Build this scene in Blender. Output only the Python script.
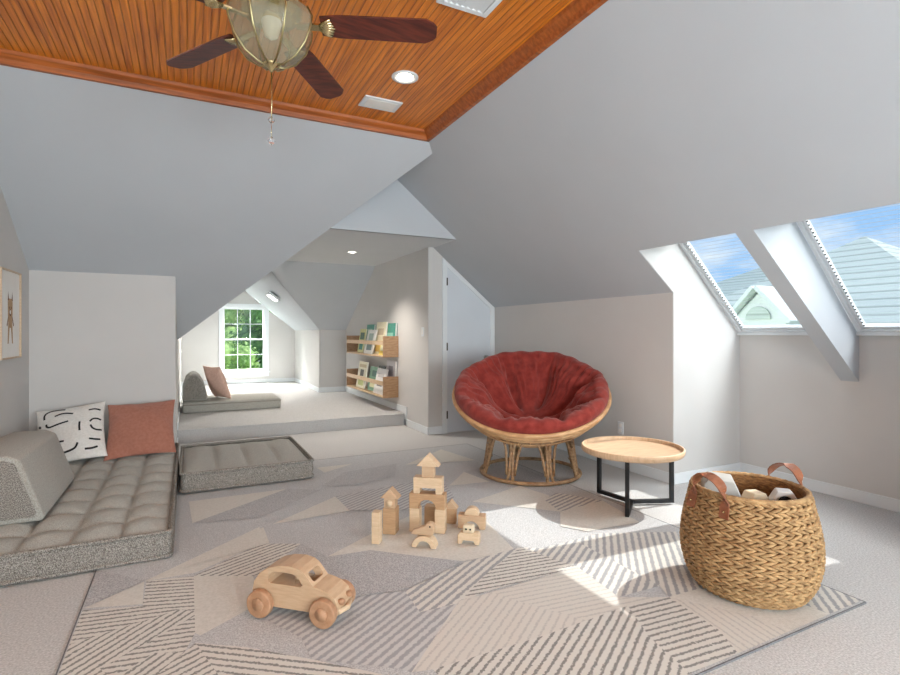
import bpy, bmesh, math, random
from mathutils import Vector, Matrix
random.seed(7)
C = bpy.context.scene
COL = C.collection
R = math.radians
for o in list(bpy.data.objects):
    bpy.data.objects.remove(o)

# ---------------------------------------------------------------- camera
cam = bpy.data.cameras.new('camera'); co = bpy.data.objects.new('camera', cam); COL.objects.link(co)
cam.sensor_width = 36.0; cam.lens = 522.84/900*36; cam.shift_y = -4.8/900; cam.clip_start = .05; cam.clip_end = 300
co.location = (0, 0, 1.3); co.rotation_euler = (R(90), 0, R(-26.674))
C.camera = co
# ---------------------------------------------------------------- view, sky, sun, daylight
C.view_settings.view_transform = 'Standard'; C.view_settings.look = 'None'
C.view_settings.exposure = 0.42; C.view_settings.gamma = 1.0; C.view_settings.use_curve_mapping = False
C.cycles.use_denoising = True
W = bpy.data.worlds.new('sky'); C.world = W; W.use_nodes = True
nt = W.node_tree; nt.nodes.clear()
wo = nt.nodes.new('ShaderNodeOutputWorld'); bg = nt.nodes.new('ShaderNodeBackground')
tc = nt.nodes.new('ShaderNodeTexCoord'); mp = nt.nodes.new('ShaderNodeMapping'); nz = nt.nodes.new('ShaderNodeTexNoise')
cr = nt.nodes.new('ShaderNodeValToRGB')
mp.inputs['Scale'].default_value = (3.0, 3.0, 9.0); mp.inputs['Location'].default_value = (.35, .1, .2)
nz.inputs['Scale'].default_value = 1.6; nz.inputs['Detail'].default_value = 6; nz.inputs['Roughness'].default_value = .55
cr.color_ramp.elements[0].position = .44; cr.color_ramp.elements[0].color = (.36, .60, .95, 1)
cr.color_ramp.elements[1].position = .66; cr.color_ramp.elements[1].color = (.93, .97, 1.0, 1)
nt.links.new(tc.outputs['Generated'], mp.inputs['Vector']); nt.links.new(mp.outputs['Vector'], nz.inputs['Vector'])
nt.links.new(nz.outputs['Fac'], cr.inputs['Fac']); nt.links.new(cr.outputs['Color'], bg.inputs['Color'])
bg.inputs['Strength'].default_value = .8
nt.links.new(bg.outputs['Background'], wo.inputs['Surface'])

sl = bpy.data.lights.new('sun', 'SUN'); so = bpy.data.objects.new('sun', sl); COL.objects.link(so)
sl.energy = 3.3; sl.angle = R(.6); sl.color = (1.0, .98, .95)
so.rotation_euler = Vector((-.92, .085, -1)).to_track_quat('-Z', 'Y').to_euler(); so.location = (8, 2, 9)

def area(name, loc, direction, sx, sy, power, col=(1, 1, 1)):
    l = bpy.data.lights.new(name, 'AREA'); l.shape = 'RECTANGLE'; l.size = sx; l.size_y = sy; l.energy = power; l.color = col
    o = bpy.data.objects.new(name, l); COL.objects.link(o); o.location = loc
    o.rotation_euler = Vector(direction).to_track_quat('-Z', 'Y').to_euler(); return o
# added fill behind the camera at invented windows; daylight for dormer and roof windows
for i, x in enumerate((-.55, .9, 2.35)):
    area('fill_rear', (x, -3.12, 1.45), (0, 1, 0.05), 1.1, 1.5, (78, 112, 140)[i], (.87, .95, 1.0))
area('daylight_dormer', (1.14, 13.7, 3.2), (0, -1, -.85), 1.8, 1.3, 1900, (.97, 1.0, .97))
area('daylight_roof_window', (5.3, 2.5, 3.3), (-1, .1, -1.0), 1.4, 1.0, 42, (.96, .98, 1.0))
area('daylight_roof_window', (5.1, 1.0, 3.2), (-1, .75, -1.0), 1.4, 1.0, 90, (.96, .98, 1.0))

# ---------------------------------------------------------------- materials
def lin(c):
    out = []
    for v in c:
        v /= 255.0
        out.append(v/12.92 if v <= .04045 else ((v+.055)/1.055)**2.4)
    return (out[0], out[1], out[2], 1)
def base(name):
    m = bpy.data.materials.new(name); m.use_nodes = True
    n = m.node_tree; b = n.nodes['Principled BSDF']
    return m, n, b
def N(n, t, **kw):
    x = n.nodes.new(t)
    for k, v in kw.items():
        if k in x.inputs: x.inputs[k].default_value = v
        else: setattr(x, k, v)
    return x
def coords(n, scale=(1, 1, 1), rot=(0, 0, 0)):
    t = n.nodes.new('ShaderNodeTexCoord'); m = n.nodes.new('ShaderNodeMapping')
    m.inputs['Scale'].default_value = scale; m.inputs['Rotation'].default_value = rot
    n.links.new(t.outputs['Object'], m.inputs['Vector']); return m
def mat(name, c1, c2=None, rough=.6, scale=8, stretch=(1, 1, 1), bump=0, bscale=None, detail=3, metal=0, sheen=0, pos=(.35, .65), rot=(0, 0, 0), spec=None):
    m, n, b = base(name)
    b.inputs['Roughness'].default_value = rough; b.inputs['Metallic'].default_value = metal
    if spec is not None: b.inputs['Specular IOR Level'].default_value = spec
    if sheen:
        b.inputs['Sheen Weight'].default_value = sheen; b.inputs['Sheen Roughness'].default_value = .5; b.inputs['Sheen Tint'].default_value = (1, .7, .65, 1) if 'velvet' in name else (1, 1, 1, 1)
    mpn = coords(n, stretch, rot)
    tx = N(n, 'ShaderNodeTexNoise', Scale=scale, Detail=detail); n.links.new(mpn.outputs[0], tx.inputs['Vector'])
    r = n.nodes.new('ShaderNodeValToRGB')
    r.color_ramp.elements[0].position = pos[0]; r.color_ramp.elements[1].position = pos[1]
    r.color_ramp.elements[0].color = lin(c1); r.color_ramp.elements[1].color = lin(c2 or c1)
    n.links.new(tx.outputs['Fac'], r.inputs['Fac']); n.links.new(r.outputs['Color'], b.inputs['Base Color'])
    if bump:
        t2 = N(n, 'ShaderNodeTexNoise', Scale=bscale or scale, Detail=2); n.links.new(mpn.outputs[0], t2.inputs['Vector'])
        bp = N(n, 'ShaderNodeBump', Strength=bump, Distance=.01)
        n.links.new(t2.outputs['Fac'], bp.inputs['Height']); n.links.new(bp.outputs['Normal'], b.inputs['Normal'])
    return m
def stripe_mat(name, c1, c2, freq, ang, c3=None, lo=.18, hi=.46, wob=1.2):
    m, n, b = base(name); b.inputs['Roughness'].default_value = .95; b.inputs['Specular IOR Level'].default_value = .1
    mpn = coords(n, (1, 1, 1), (0, 0, R(ang)))
    w = N(n, 'ShaderNodeTexWave', Scale=freq, Distortion=wob, Detail=3); w.inputs['Detail Scale'].default_value = 6
    n.links.new(mpn.outputs[0], w.inputs['Vector'])
    tx = N(n, 'ShaderNodeTexNoise', Scale=90, Detail=3); n.links.new(mpn.outputs[0], tx.inputs['Vector'])
    ad = N(n, 'ShaderNodeMath', operation='MULTIPLY_ADD'); ad.inputs[1].default_value = 1.3
    n.links.new(tx.outputs['Fac'], ad.inputs[0]); n.links.new(w.outputs['Fac'], ad.inputs[2])
    su = N(n, 'ShaderNodeMath', operation='SUBTRACT'); su.inputs[1].default_value = .60; n.links.new(ad.outputs[0], su.inputs[0])
    r = n.nodes.new('ShaderNodeValToRGB'); r.color_ramp.elements[0].position = lo; r.color_ramp.elements[1].position = hi
    r.color_ramp.elements[0].color = lin(c2); r.color_ramp.elements[1].color = lin(c1)
    n.links.new(su.outputs[0], r.inputs['Fac']); n.links.new(r.outputs['Color'], b.inputs['Base Color'])
    return m
def glass_mat(name, tint=(1, 1, 1), refl=.01):
    m = bpy.data.materials.new(name); m.use_nodes = True; n = m.node_tree; n.nodes.clear()
    o = n.nodes.new('ShaderNodeOutputMaterial'); t = n.nodes.new('ShaderNodeBsdfTransparent'); g = n.nodes.new('ShaderNodeBsdfGlossy')
    g.inputs['Roughness'].default_value = .2; t.inputs['Color'].default_value = (*tint, 1)
    mx = n.nodes.new('ShaderNodeMixShader'); mx.inputs[0].default_value = refl
    n.links.new(t.outputs[0], mx.inputs[1]); n.links.new(g.outputs[0], mx.inputs[2]); n.links.new(mx.outputs[0], o.inputs['Surface'])
    return m
def emit_mat(name, col, s):
    m, n, b = base(name); b.inputs['Base Color'].default_value = lin(col)
    b.inputs['Emission Color'].default_value = lin(col); b.inputs['Emission Strength'].default_value = s; return m

M = {}
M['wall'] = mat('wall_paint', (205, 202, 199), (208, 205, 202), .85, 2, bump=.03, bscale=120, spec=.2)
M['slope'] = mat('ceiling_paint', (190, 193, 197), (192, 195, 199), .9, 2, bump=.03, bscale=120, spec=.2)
M['flat'] = mat('ceiling_paint_lit', (212, 214, 216), (214, 216, 218), .9, 2, bump=.03, bscale=120, spec=.2)  # slope paint lightened to stand in for light on the alcove ceiling
M['white'] = mat('trim_white', (222, 225, 227), (226, 229, 231), .5, 3)
M['door'] = mat('door_white', (208, 213, 219), (211, 216, 222), .45, 3)
M['carpet'] = mat('carpet', (186, 184, 182), (217, 215, 213), .98, 110, bump=.7, bscale=160, detail=4, spec=.05)
M['carpet2'] = mat('carpet_step', (182, 180, 178), (209, 207, 205), .98, 110, bump=.6, bscale=170, detail=4, spec=.05)
def plank_ceiling():
    m, n, b = base('beadboard'); b.inputs['Roughness'].default_value = .38
    mpn = coords(n)
    sx = n.nodes.new('ShaderNodeSeparateXYZ'); n.links.new(mpn.outputs[0], sx.inputs[0])
    w = N(n, 'ShaderNodeTexWave', Scale=7.5, Distortion=0); w.wave_profile = 'SAW'; n.links.new(mpn.outputs[0], w.inputs['Vector'])
    grain = n.nodes.new('ShaderNodeMapping'); grain.inputs['Scale'].default_value = (28, 1.2, 1)
    n.links.new(mpn.outputs[0], grain.inputs['Vector'])
    tx = N(n, 'ShaderNodeTexNoise', Scale=1.5, Detail=5, Distortion=.6); n.links.new(grain.outputs[0], tx.inputs['Vector'])
    r = n.nodes.new('ShaderNodeValToRGB'); r.color_ramp.elements[0].position = .3; r.color_ramp.elements[1].position = .72
    r.color_ramp.elements[0].color = lin((184, 94, 20)); r.color_ramp.elements[1].color = lin((244, 148, 44))
    n.links.new(tx.outputs['Fac'], r.inputs['Fac'])
    g = n.nodes.new('ShaderNodeValToRGB'); e = g.color_ramp.elements
    e[0].position = 0; e[0].color = (.25, .25, .25, 1); e[1].position = .12; e[1].color = (1, 1, 1, 1)
    x = e.new(.88); x.color = (1, 1, 1, 1); x = e.new(1.0); x.color = (.25, .25, .25, 1)
    n.links.new(w.outputs['Fac'], g.inputs['Fac'])
    mx = n.nodes.new('ShaderNodeMixRGB'); mx.blend_type = 'MULTIPLY'; mx.inputs[0].default_value = .42
    n.links.new(r.outputs['Color'], mx.inputs[1]); n.links.new(g.outputs['Color'], mx.inputs[2]); n.links.new(mx.outputs[0], b.inputs['Base Color'])
    bp = N(n, 'ShaderNodeBump', Strength=.6, Distance=.02); n.links.new(g.outputs['Color'], bp.inputs['Height']); n.links.new(bp.outputs['Normal'], b.inputs['Normal'])
    return m
M['bead'] = plank_ceiling()
M['darkwood'] = mat('stained_wood', (146, 74, 24), (184, 100, 40), .4, 3, (1, 14, 14))
M['blade'] = mat('mahogany', (66, 24, 18), (104, 44, 30), .5, 3, (2, 16, 16))
M['brass'] = mat('brass', (196, 178, 132), (214, 198, 156), .25, 4, metal=1)
M['rib'] = mat('aged_brass', (150, 138, 102), (176, 162, 122), .3, 4, metal=1)
M['bowl'] = None
M['cream'] = mat('rug_cream', (206, 202, 194), (217, 213, 206), .98, 70, bump=.5, bscale=200, spec=.05)
M['grey'] = mat('rug_grey', (174, 174, 175), (210, 210, 210), .98, 150, bump=.5, bscale=200, spec=.05, pos=(.38, .64))
M['grey2'] = mat('rug_grey_dark', (160, 160, 162), (204, 203, 203), .98, 140, bump=.5, bscale=200, spec=.05, pos=(.38, .64))
SC1 = (212, 208, 201)
for a in (10, 42, 45, 55, 58, 70): M['sb%d' % a] = stripe_mat('rug_stripe_bold', SC1, (160, 160, 161), 7.4, a, lo=.34, hi=.62)
for a in (45, 58, 63, 65, 95, 97, 101, 108, 126): M['sf%d' % a] = stripe_mat('rug_stripe_fine', SC1, (140, 138, 135), 8.8, a, lo=.18, hi=.44)
for a in (10, 53, 97): M['sw%d' % a] = stripe_mat('rug_stripe_faint', (210, 205, 197), (190, 186, 181), 8.8, a, lo=.05, hi=.36)
M['sg58'] = stripe_mat('rug_stripe_grey', (198, 197, 196), (162, 162, 164), 8.0, 58, lo=.3, hi=.7)
M['sofa'] = mat('boucle', (148, 145, 137), (186, 183, 175), .97, 220, bump=.5, bscale=190, spec=.08, sheen=.15)
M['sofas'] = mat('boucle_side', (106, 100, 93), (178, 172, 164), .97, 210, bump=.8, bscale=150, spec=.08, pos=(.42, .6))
M['terra'] = mat('terracotta_cloth', (166, 110, 92), (176, 120, 102), .85, 40, bump=.2, bscale=200, spec=.1, sheen=.2)
M['blush'] = mat('blush_cloth', (216, 178, 160), (226, 190, 173), .9, 40, bump=.2, spec=.1)
M['linen'] = mat('white_linen', (222, 219, 213), (232, 229, 224), .9, 60, bump=.2, bscale=200, spec=.1)
M['ink'] = mat('black_print', (28, 28, 30), (34, 34, 36), .9)
M['velvet'] = mat('red_velvet', (124, 44, 38), (148, 60, 52), .8, 14, bump=.25, bscale=30, spec=.1, sheen=.3)
M['rattan'] = mat('rattan', (134, 102, 70), (178, 142, 104), .5, 18, (1, 1, 3), bump=.2)
M['rattanl'] = mat('rattan_light', (188, 142, 98), (212, 168, 122), .45, 12, (1, 1, 2), bump=.15)
M['oak'] = mat('oak', (196, 162, 128), (214, 182, 148), .5, 4, (2, 22, 2), rot=(0, 0, R(20)))
M['black'] = mat('black_steel', (30, 31, 33), (38, 39, 41), .5, 8, metal=.3)
M['beech'] = mat('beech', (204, 176, 143), (216, 189, 157), .55, 6, (3, 3, 20))
M['beech2'] = mat('beech_dark', (174, 138, 102), (188, 152, 115), .55, 6, (3, 3, 20))
M['beech3'] = mat('beech_mid', (190, 158, 126), (199, 168, 136), .55, 6, (3, 3, 20))
M['wheel'] = mat('wheel_wood', (166, 124, 92), (184, 142, 110), .5, 8, (4, 4, 4))
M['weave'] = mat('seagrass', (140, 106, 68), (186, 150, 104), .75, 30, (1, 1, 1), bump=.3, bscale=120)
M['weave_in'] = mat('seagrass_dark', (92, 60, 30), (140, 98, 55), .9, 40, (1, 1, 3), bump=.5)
M['leather'] = mat('leather', (132, 80, 52), (154, 96, 66), .5, 20, bump=.15, bscale=90)
M['walnut'] = mat('shelf_wood', (148, 112, 80), (176, 140, 104), .5, 5, (3, 3, 22))
M['shelf_light'] = mat('shelf_pine', (206, 174, 136), (220, 190, 152), .5, 5, (3, 20, 3))
M['chrome'] = mat('brushed_steel', (190, 188, 184), (200, 198, 194), .25, 5, metal=1)
M['bronze'] = mat('dark_hinge', (72, 66, 60), (84, 78, 72), .4, 5, metal=.8)
M['glass'] = glass_mat('pane_glass', (.97, .985, .98), .005)
M['lamp'] = emit_mat('lamp_glow', (255, 240, 214), 14)
M['lamp2'] = emit_mat('lamp_glow_soft', (255, 248, 238), 4)
M['blockw'] = mat('painted_block', (214, 213, 210), (222, 221, 218), .6, 8)
M['blockg'] = mat('grey_block', (160, 158, 153), (176, 174, 169), .7, 8)
M['blockc'] = mat('cream_block', (208, 190, 160), (220, 203, 175), .6, 8)
M['roof'] = None
M['siding'] = mat('siding', (228, 230, 228), (234, 236, 234), .7, 4)
M['leafd'] = mat('leaves_dark', (66, 112, 54), (116, 166, 84), .6, 3)
M['leafl'] = mat('leaves_light', (130, 172, 88), (182, 208, 128), .6, 3)
M['bark'] = mat('bark', (86, 70, 56), (112, 94, 78), .9, 8)
M['lawn'] = mat('lawn', (120, 150, 84), (150, 176, 108), .95, 2)
M['paper'] = mat('paper_white', (236, 233, 227), (240, 238, 233), .85, 5)
M['frame'] = mat('frame_pine', (196, 170, 142), (208, 184, 156), .5, 5, (3, 3, 18))
M['tan'] = mat('tan_print', (172, 140, 108), (190, 158, 124), .9, 30)
M['brown'] = mat('brown_print', (112, 78, 54), (126, 92, 66), .9, 20)
def shingles():
    m, n, b = base('hazed_shingles'); b.inputs['Roughness'].default_value = .9
    mpn = coords(n)
    w = N(n, 'ShaderNodeTexWave', Scale=1.35, Distortion=.15); w.bands_direction = 'Z'; w.wave_profile = 'SAW'
    n.links.new(mpn.outputs[0], w.inputs['Vector'])
    r = n.nodes.new('ShaderNodeValToRGB'); r.color_ramp.elements[0].position = .05; r.color_ramp.elements[1].position = .3
    r.color_ramp.elements[0].color = lin((158, 166, 158)); r.color_ramp.elements[1].color = lin((204, 211, 204))  # haze and overexposure put into the roof colour as paleness
    n.links.new(w.outputs['Fac'], r.inputs['Fac']); n.links.new(r.outputs['Color'], b.inputs['Base Color']); return m
M['roof'] = shingles()
def bowl_glass():
    m = bpy.data.materials.new('amber_glass'); m.use_nodes = True; n = m.node_tree; n.nodes.clear()
    o = n.nodes.new('ShaderNodeOutputMaterial'); t = n.nodes.new('ShaderNodeBsdfTransparent'); g = n.nodes.new('ShaderNodeBsdfPrincipled')
    g.inputs['Base Color'].default_value = lin((160, 156, 134)); g.inputs['Roughness'].default_value = .12
    t.inputs['Color'].default_value = (.93, .9, .8, 1)
    mx = n.nodes.new('ShaderNodeMixShader'); mx.inputs[0].default_value = .45
    n.links.new(t.outputs[0], mx.inputs[1]); n.links.new(g.outputs[0], mx.inputs[2]); n.links.new(mx.outputs[0], o.inputs['Surface']); return m
M['bowl'] = bowl_glass()
def crystal():
    m, n, b = base('crystal'); b.inputs['Base Color'].default_value = (.9, .93, .97, 1); b.inputs['Roughness'].default_value = .03
    b.inputs['Transmission Weight'].default_value = .9; return m
M['crystal'] = crystal()

# ---------------------------------------------------------------- mesh helpers
def new(): return bmesh.new()
def box(bm, x0, x1, y0, y1, z0, z1, mi=0, mtx=None):
    vs = [Vector((x, y, z)) for z in (z0, z1) for (x, y) in ((x0, y0), (x1, y0), (x1, y1), (x0, y1))]
    if mtx: vs = [mtx @ v for v in vs]
    b = [bm.verts.new(v) for v in vs]
    for f in ((0, 3, 2, 1), (4, 5, 6, 7), (0, 1, 5, 4), (1, 2, 6, 5), (2, 3, 7, 6), (3, 0, 4, 7)):
        bm.faces.new([b[i] for i in f]).material_index = mi
    return b
def poly(bm, pts, mi=0):
    f = bm.faces.new([bm.verts.new(p) for p in pts]); f.material_index = mi; return f
def slab(bm, pts, thick, away):
    """polygon in 3D thickened along the normal that points to `away`"""
    pts = [Vector(p) for p in pts]
    n = Vector((0, 0, 0))
    for i in range(len(pts)):
        a, b = pts[i], pts[(i+1) % len(pts)]; n += a.cross(b)
    n.normalize()
    if n.dot(Vector(away)) < 0: n = -n
    a = [bm.verts.new(p) for p in pts]; b = [bm.verts.new(p + n*thick) for p in pts]
    bm.faces.new(a); bm.faces.new(b[::-1])
    for i in range(len(pts)):
        j = (i+1) % len(pts); bm.faces.new((a[i], a[j], b[j], b[i]))
def prism(bm, outer, holes, d0, d1, mtx=None, mi=0):
    """outline (u,v) with holes, extruded from d0 to d1; local axes u=x, v=z, depth=y"""
    loops = [outer] + list(holes)
    vs = []; es = []
    tmp = bmesh.new()
    for lp in loops:
        v = [tmp.verts.new((p[0], d0, p[1])) for p in lp]
        for i in range(len(v)): tmp.edges.new((v[i], v[(i+1) % len(v)]))
    bmesh.ops.triangle_fill(tmp, edges=tmp.edges[:], use_beauty=True, use_dissolve=False)
    ext = bmesh.ops.extrude_face_region(tmp, geom=tmp.faces[:])
    bmesh.ops.translate(tmp, verts=[g for g in ext['geom'] if isinstance(g, bmesh.types.BMVert)], vec=(0, d1-d0, 0))
    bmesh.ops.recalc_face_normals(tmp, faces=tmp.faces[:])
    bmesh.ops.dissolve_limit(tmp, angle_limit=.002, verts=tmp.verts[:], edges=tmp.edges[:])
    mp_ = {}
    for v in tmp.verts: mp_[v] = bm.verts.new((mtx @ v.co) if mtx else v.co)
    for f in tmp.faces:
        try: bm.faces.new([mp_[v] for v in f.verts]).material_index = mi
        except ValueError: pass
    tmp.free()
def ring_pts(c, u, v, r, n): return [c + (u*math.cos(2*math.pi*k/n) + v*math.sin(2*math.pi*k/n))*r for k in range(n)]
def tube(bm, path, r, n=10, closed=False, mi=0, caps=True):
    path = [Vector(p) for p in path]; L = len(path); rings = []
    rr = r if isinstance(r, (list, tuple)) else [r]*L
    prev = None
    for i, p in enumerate(path):
        if closed: t = path[(i+1) % L] - path[i-1]
        else: t = path[min(i+1, L-1)] - path[max(i-1, 0)]
        t.normalize()
        if prev is None:
            up = Vector((0, 0, 1)) if abs(t.z) < .9 else Vector((1, 0, 0)); u = t.cross(up).normalized()
        else:
            u = (prev - t*prev.dot(t)).normalized()
        prev = u; v = t.cross(u)
        rings.append([bm.verts.new(q) for q in ring_pts(p, u, v, rr[i], n)])
    for i in range(L if closed else L-1):
        a, b = rings[i], rings[(i+1) % L]
        off = 0
        if closed and i == L-1:
            off = min(range(n), key=lambda k: (a[0].co - b[k].co).length)
        for k in range(n):
            f = bm.faces.new((a[k], a[(k+1) % n], b[(k+1+off) % n], b[(k+off) % n])); f.smooth = True; f.material_index = mi
    if not closed and caps:
        bm.faces.new(rings[0][::-1]).material_index = mi; bm.faces.new(rings[-1]).material_index = mi
def lathe(bm, prof, n=32, c=(0, 0, 0), mi=0, smooth=True, a0=0, mtx=None):
    rows = []
    for (r, z) in prof:
        row = []
        for k in range(n):
            a = 2*math.pi*k/n + a0
            p = Vector((c[0]+r*math.cos(a), c[1]+r*math.sin(a), c[2]+z))
            row.append(bm.verts.new(mtx @ p if mtx else p))
        rows.append(row)
    for i in range(len(rows)-1):
        for k in range(n):
            f = bm.faces.new((rows[i][k], rows[i][(k+1) % n], rows[i+1][(k+1) % n], rows[i+1][k])); f.smooth = smooth; f.material_index = mi
    if prof[0][0] > 1e-5: bm.faces.new(rows[0][::-1]).material_index = mi
    if prof[-1][0] > 1e-5: bm.faces.new(rows[-1]).material_index = mi
def ball(bm, c, r, mi=0, sc=(1, 1, 1), seg=12):
    mt = Matrix.Translation(c) @ Matrix.Diagonal((r*sc[0], r*sc[1], r*sc[2], 1))
    g = bmesh.ops.create_uvsphere(bm, u_segments=seg, v_segments=max(6, seg*2//3), radius=1, matrix=mt)
    for f in {f for v in g['verts'] for f in v.link_faces}: f.smooth = True; f.material_index = mi
def circle(cx, cy, r, n, a0=0, a1=360):
    full = abs(a1-a0) >= 359.9
    return [(cx+r*math.cos(R(a0+(a1-a0)*k/(n if full else n-1))), cy+r*math.sin(R(a0+(a1-a0)*k/(n if full else n-1)))) for k in range(n)]
ROOTLOC = {}
def obj(name, bm, ms, parent=None, bevel=0, seg=2, smooth=False, world=False, subsurf=0, fix=True, clamp=True):
    if fix: bmesh.ops.recalc_face_normals(bm, faces=bm.faces[:])
    if world and parent:
        bmesh.ops.translate(bm, verts=bm.verts[:], vec=-Vector(ROOTLOC[parent.name]))
    me = bpy.data.meshes.new(name)
    if smooth:
        for f in bm.faces: f.smooth = True
    bm.to_mesh(me); bm.free()
    for m in (ms if isinstance(ms, (list, tuple)) else [ms]): me.materials.append(M[m] if isinstance(m, str) else m)
    o = bpy.data.objects.new(name, me); COL.objects.link(o)
    if parent:
        o.parent = parent
        if parent.name in ROOTLOC: ROOTLOC[o.name] = ROOTLOC[parent.name]
    if bevel:
        b = o.modifiers.new('bevel', 'BEVEL'); b.width = bevel; b.segments = seg; b.limit_method = 'ANGLE'; b.angle_limit = R(35); b.use_clamp_overlap = clamp
        b.harden_normals = False
    if subsurf:
        s = o.modifiers.new('subd', 'SUBSURF'); s.levels = subsurf; s.render_levels = subsurf
    return o
def thing(name, label, cat, loc=(0, 0, 0), rz=0, group=None):
    o = bpy.data.objects.new(name, None); COL.objects.link(o); o.empty_display_size = .1
    o.location = loc; o.rotation_euler = (0, 0, rz); ROOTLOC[o.name] = tuple(loc)
    return tag(o, label, cat, group)
def tag(o, label, cat, group=None):
    o['label'] = label; o['category'] = cat
    if group: o['group'] = group
    return o
def struct(name, bm, m, parent=None, **kw):
    o = obj(name, bm, m, parent, **kw)
    if parent is None: o['kind'] = 'structure'
    return o
def place(o, loc, rz=0):
    o.location = loc; o.rotation_euler = (0, 0, rz); return o
def cut(o, cutters):
    """boolean differences, applied at once"""
    for c in cutters:
        b = o.modifiers.new('cut', 'BOOLEAN'); b.operation = 'DIFFERENCE'; b.object = c; b.solver = 'EXACT'
    bpy.context.view_layer.update()
    dg = bpy.context.evaluated_depsgraph_get()
    me = bpy.data.meshes.new_from_object(o.evaluated_get(dg)); o.modifiers.clear(); o.data = me
    for c in cutters: bpy.data.objects.remove(c)

# ---------------------------------------------------------------- room dimensions
XL, XA, XS, XR, XO, XOP, XD = -1.316, -.109, 2.742, 3.72, 4.603, 3.317, 2.241
YK, YD, YS, YG, YB, YKB, YE, YR = 6.1, 6.07, 6.881, 5.424, 8.17, 9.955, 12.533, 3.143
YB1, YB2, YW = 2.174, 2.30, 1.36          # rafter between the roof windows; near end of the recess
YN = -3.0
ZCE = 3.132
ZC, ZA, ZK, ZKB, HS, ZR, ZSILL = 3.062, 2.388, 1.882, 1.353, .168, 1.645, 1.298
T2, T1 = .818, .691
s2 = lambda x: ZR + T2*(XR-x)
sL = lambda x: 1.3 + T2*x
s1 = lambda y: ZK + T1*(YK-y)
sB = lambda y: ZA - (y-YB)*(ZA-ZKB)/(YKB-YB)
XC = XR-(ZC-ZR)/T2; YC = YK-(ZC-ZK)/T1
XRG = (s2(0)-1.3)/(2*T2); ZRG = sL(XRG); YRG = YK-(ZRG-ZK)/T1
Y1 = YK+(ZK-sL(XA))/T1
XF0 = (ZA-1.3)/T2; XF1 = XR-(ZA-ZR)/T2
XAP = 1.152; ZAP = sL(XAP); YAP = YB+(ZA-ZAP)/((ZA-ZKB)/(YKB-YB))
WT = (3.705, 2.155); WB = (4.58, 1.298)    # roof-window plane, top and bottom, in (x, z)

# ---------------------------------------------------------------- shell
b = new(); box(b, XL-.1, XO+.1, YN, YS+.02, -.12, 0); struct('floor', b, 'carpet')
b = new(); box(b, XA-.1, XS+.1, YS, YE+.1, -.12, HS-.022); struct('floor_alcove_riser', b, 'carpet2')
b = new(); box(b, XA-.1, XS+.1, YS-.028, YE+.1, HS-.022, HS); struct('floor_alcove', b, 'carpet2', bevel=.010, seg=3)
b = new(); box(b, XL-.1, XC+.05, YN, YC+.05, ZCE, ZCE+.08); struct('ceiling', b, 'bead')
up = (0, 0, 1)
b = new(); slab(b, [(x, y, s1(y)) for x, y in ((XL-.1, YC), (XC, YC))] + [(XRG, YRG, ZRG), (XA, Y1, sL(XA)), (XA, YK, ZK), (XL-.1, YK, ZK)], .06, up)
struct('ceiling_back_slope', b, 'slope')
b = new()
for pts in ([(XC, YN), (XOP, YN), (XOP, YC), (XC, YC)], [(XC, YC), (XOP, YC), (XOP, YG), (XRG, YG), (XRG, YRG)],
            [(XF1, YG), (XOP, YG), (XOP, YD+.1), (XF1, YD+.1)], [(XOP, YR+.004), (XR, YR+.004), (XR, YD+.1), (XOP, YD+.1)], [(XOP, YN), (XR, YN), (XR, YW-.004), (XOP, YW-.004)]):
    slab(b, [(x, y, s2(x)) for x, y in pts], .06, up)
slab(b, [(XRG, YG, ZRG), (XOP, YG, s2(XOP)), (XF1, YG, ZA)], .001, up)
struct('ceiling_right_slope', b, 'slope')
b = new(); slab(b, [(XA, Y1, sL(XA)), (XRG, YRG, ZRG), (XRG, YG, ZRG), (XF0, YG, ZA), (XF0, YB, ZA), (XAP, YAP, ZAP), (XAP, YE, ZAP), (XA, YE, sL(XA))], .04, up)
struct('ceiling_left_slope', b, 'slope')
b = new(); slab(b, [(XRG, YG, ZRG), (XF0, YG, ZA), (XF1, YG, ZA)], .04, (0, 1, 0)); struct('wall_gable', b, 'slope')
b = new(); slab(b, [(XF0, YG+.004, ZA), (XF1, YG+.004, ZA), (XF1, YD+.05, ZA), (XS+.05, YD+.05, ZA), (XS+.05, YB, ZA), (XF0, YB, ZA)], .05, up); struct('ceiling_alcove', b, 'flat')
b = new(); slab(b, [(XF0, YB, ZA), (XS+.05, YB, ZA), (XS+.05, YKB, ZKB), (XD, YKB, ZKB), (XAP, YAP, ZAP)], .05, up); struct('ceiling_alcove_slope', b, 'slope')
b = new(); slab(b, [(XD, YKB+.004, ZKB), (XAP, YAP+.004, ZAP), (XAP, YE+.05, ZAP), (XD, YE+.05, ZKB)], .05, up); struct('ceiling_dormer_slope', b, 'slope')
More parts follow.
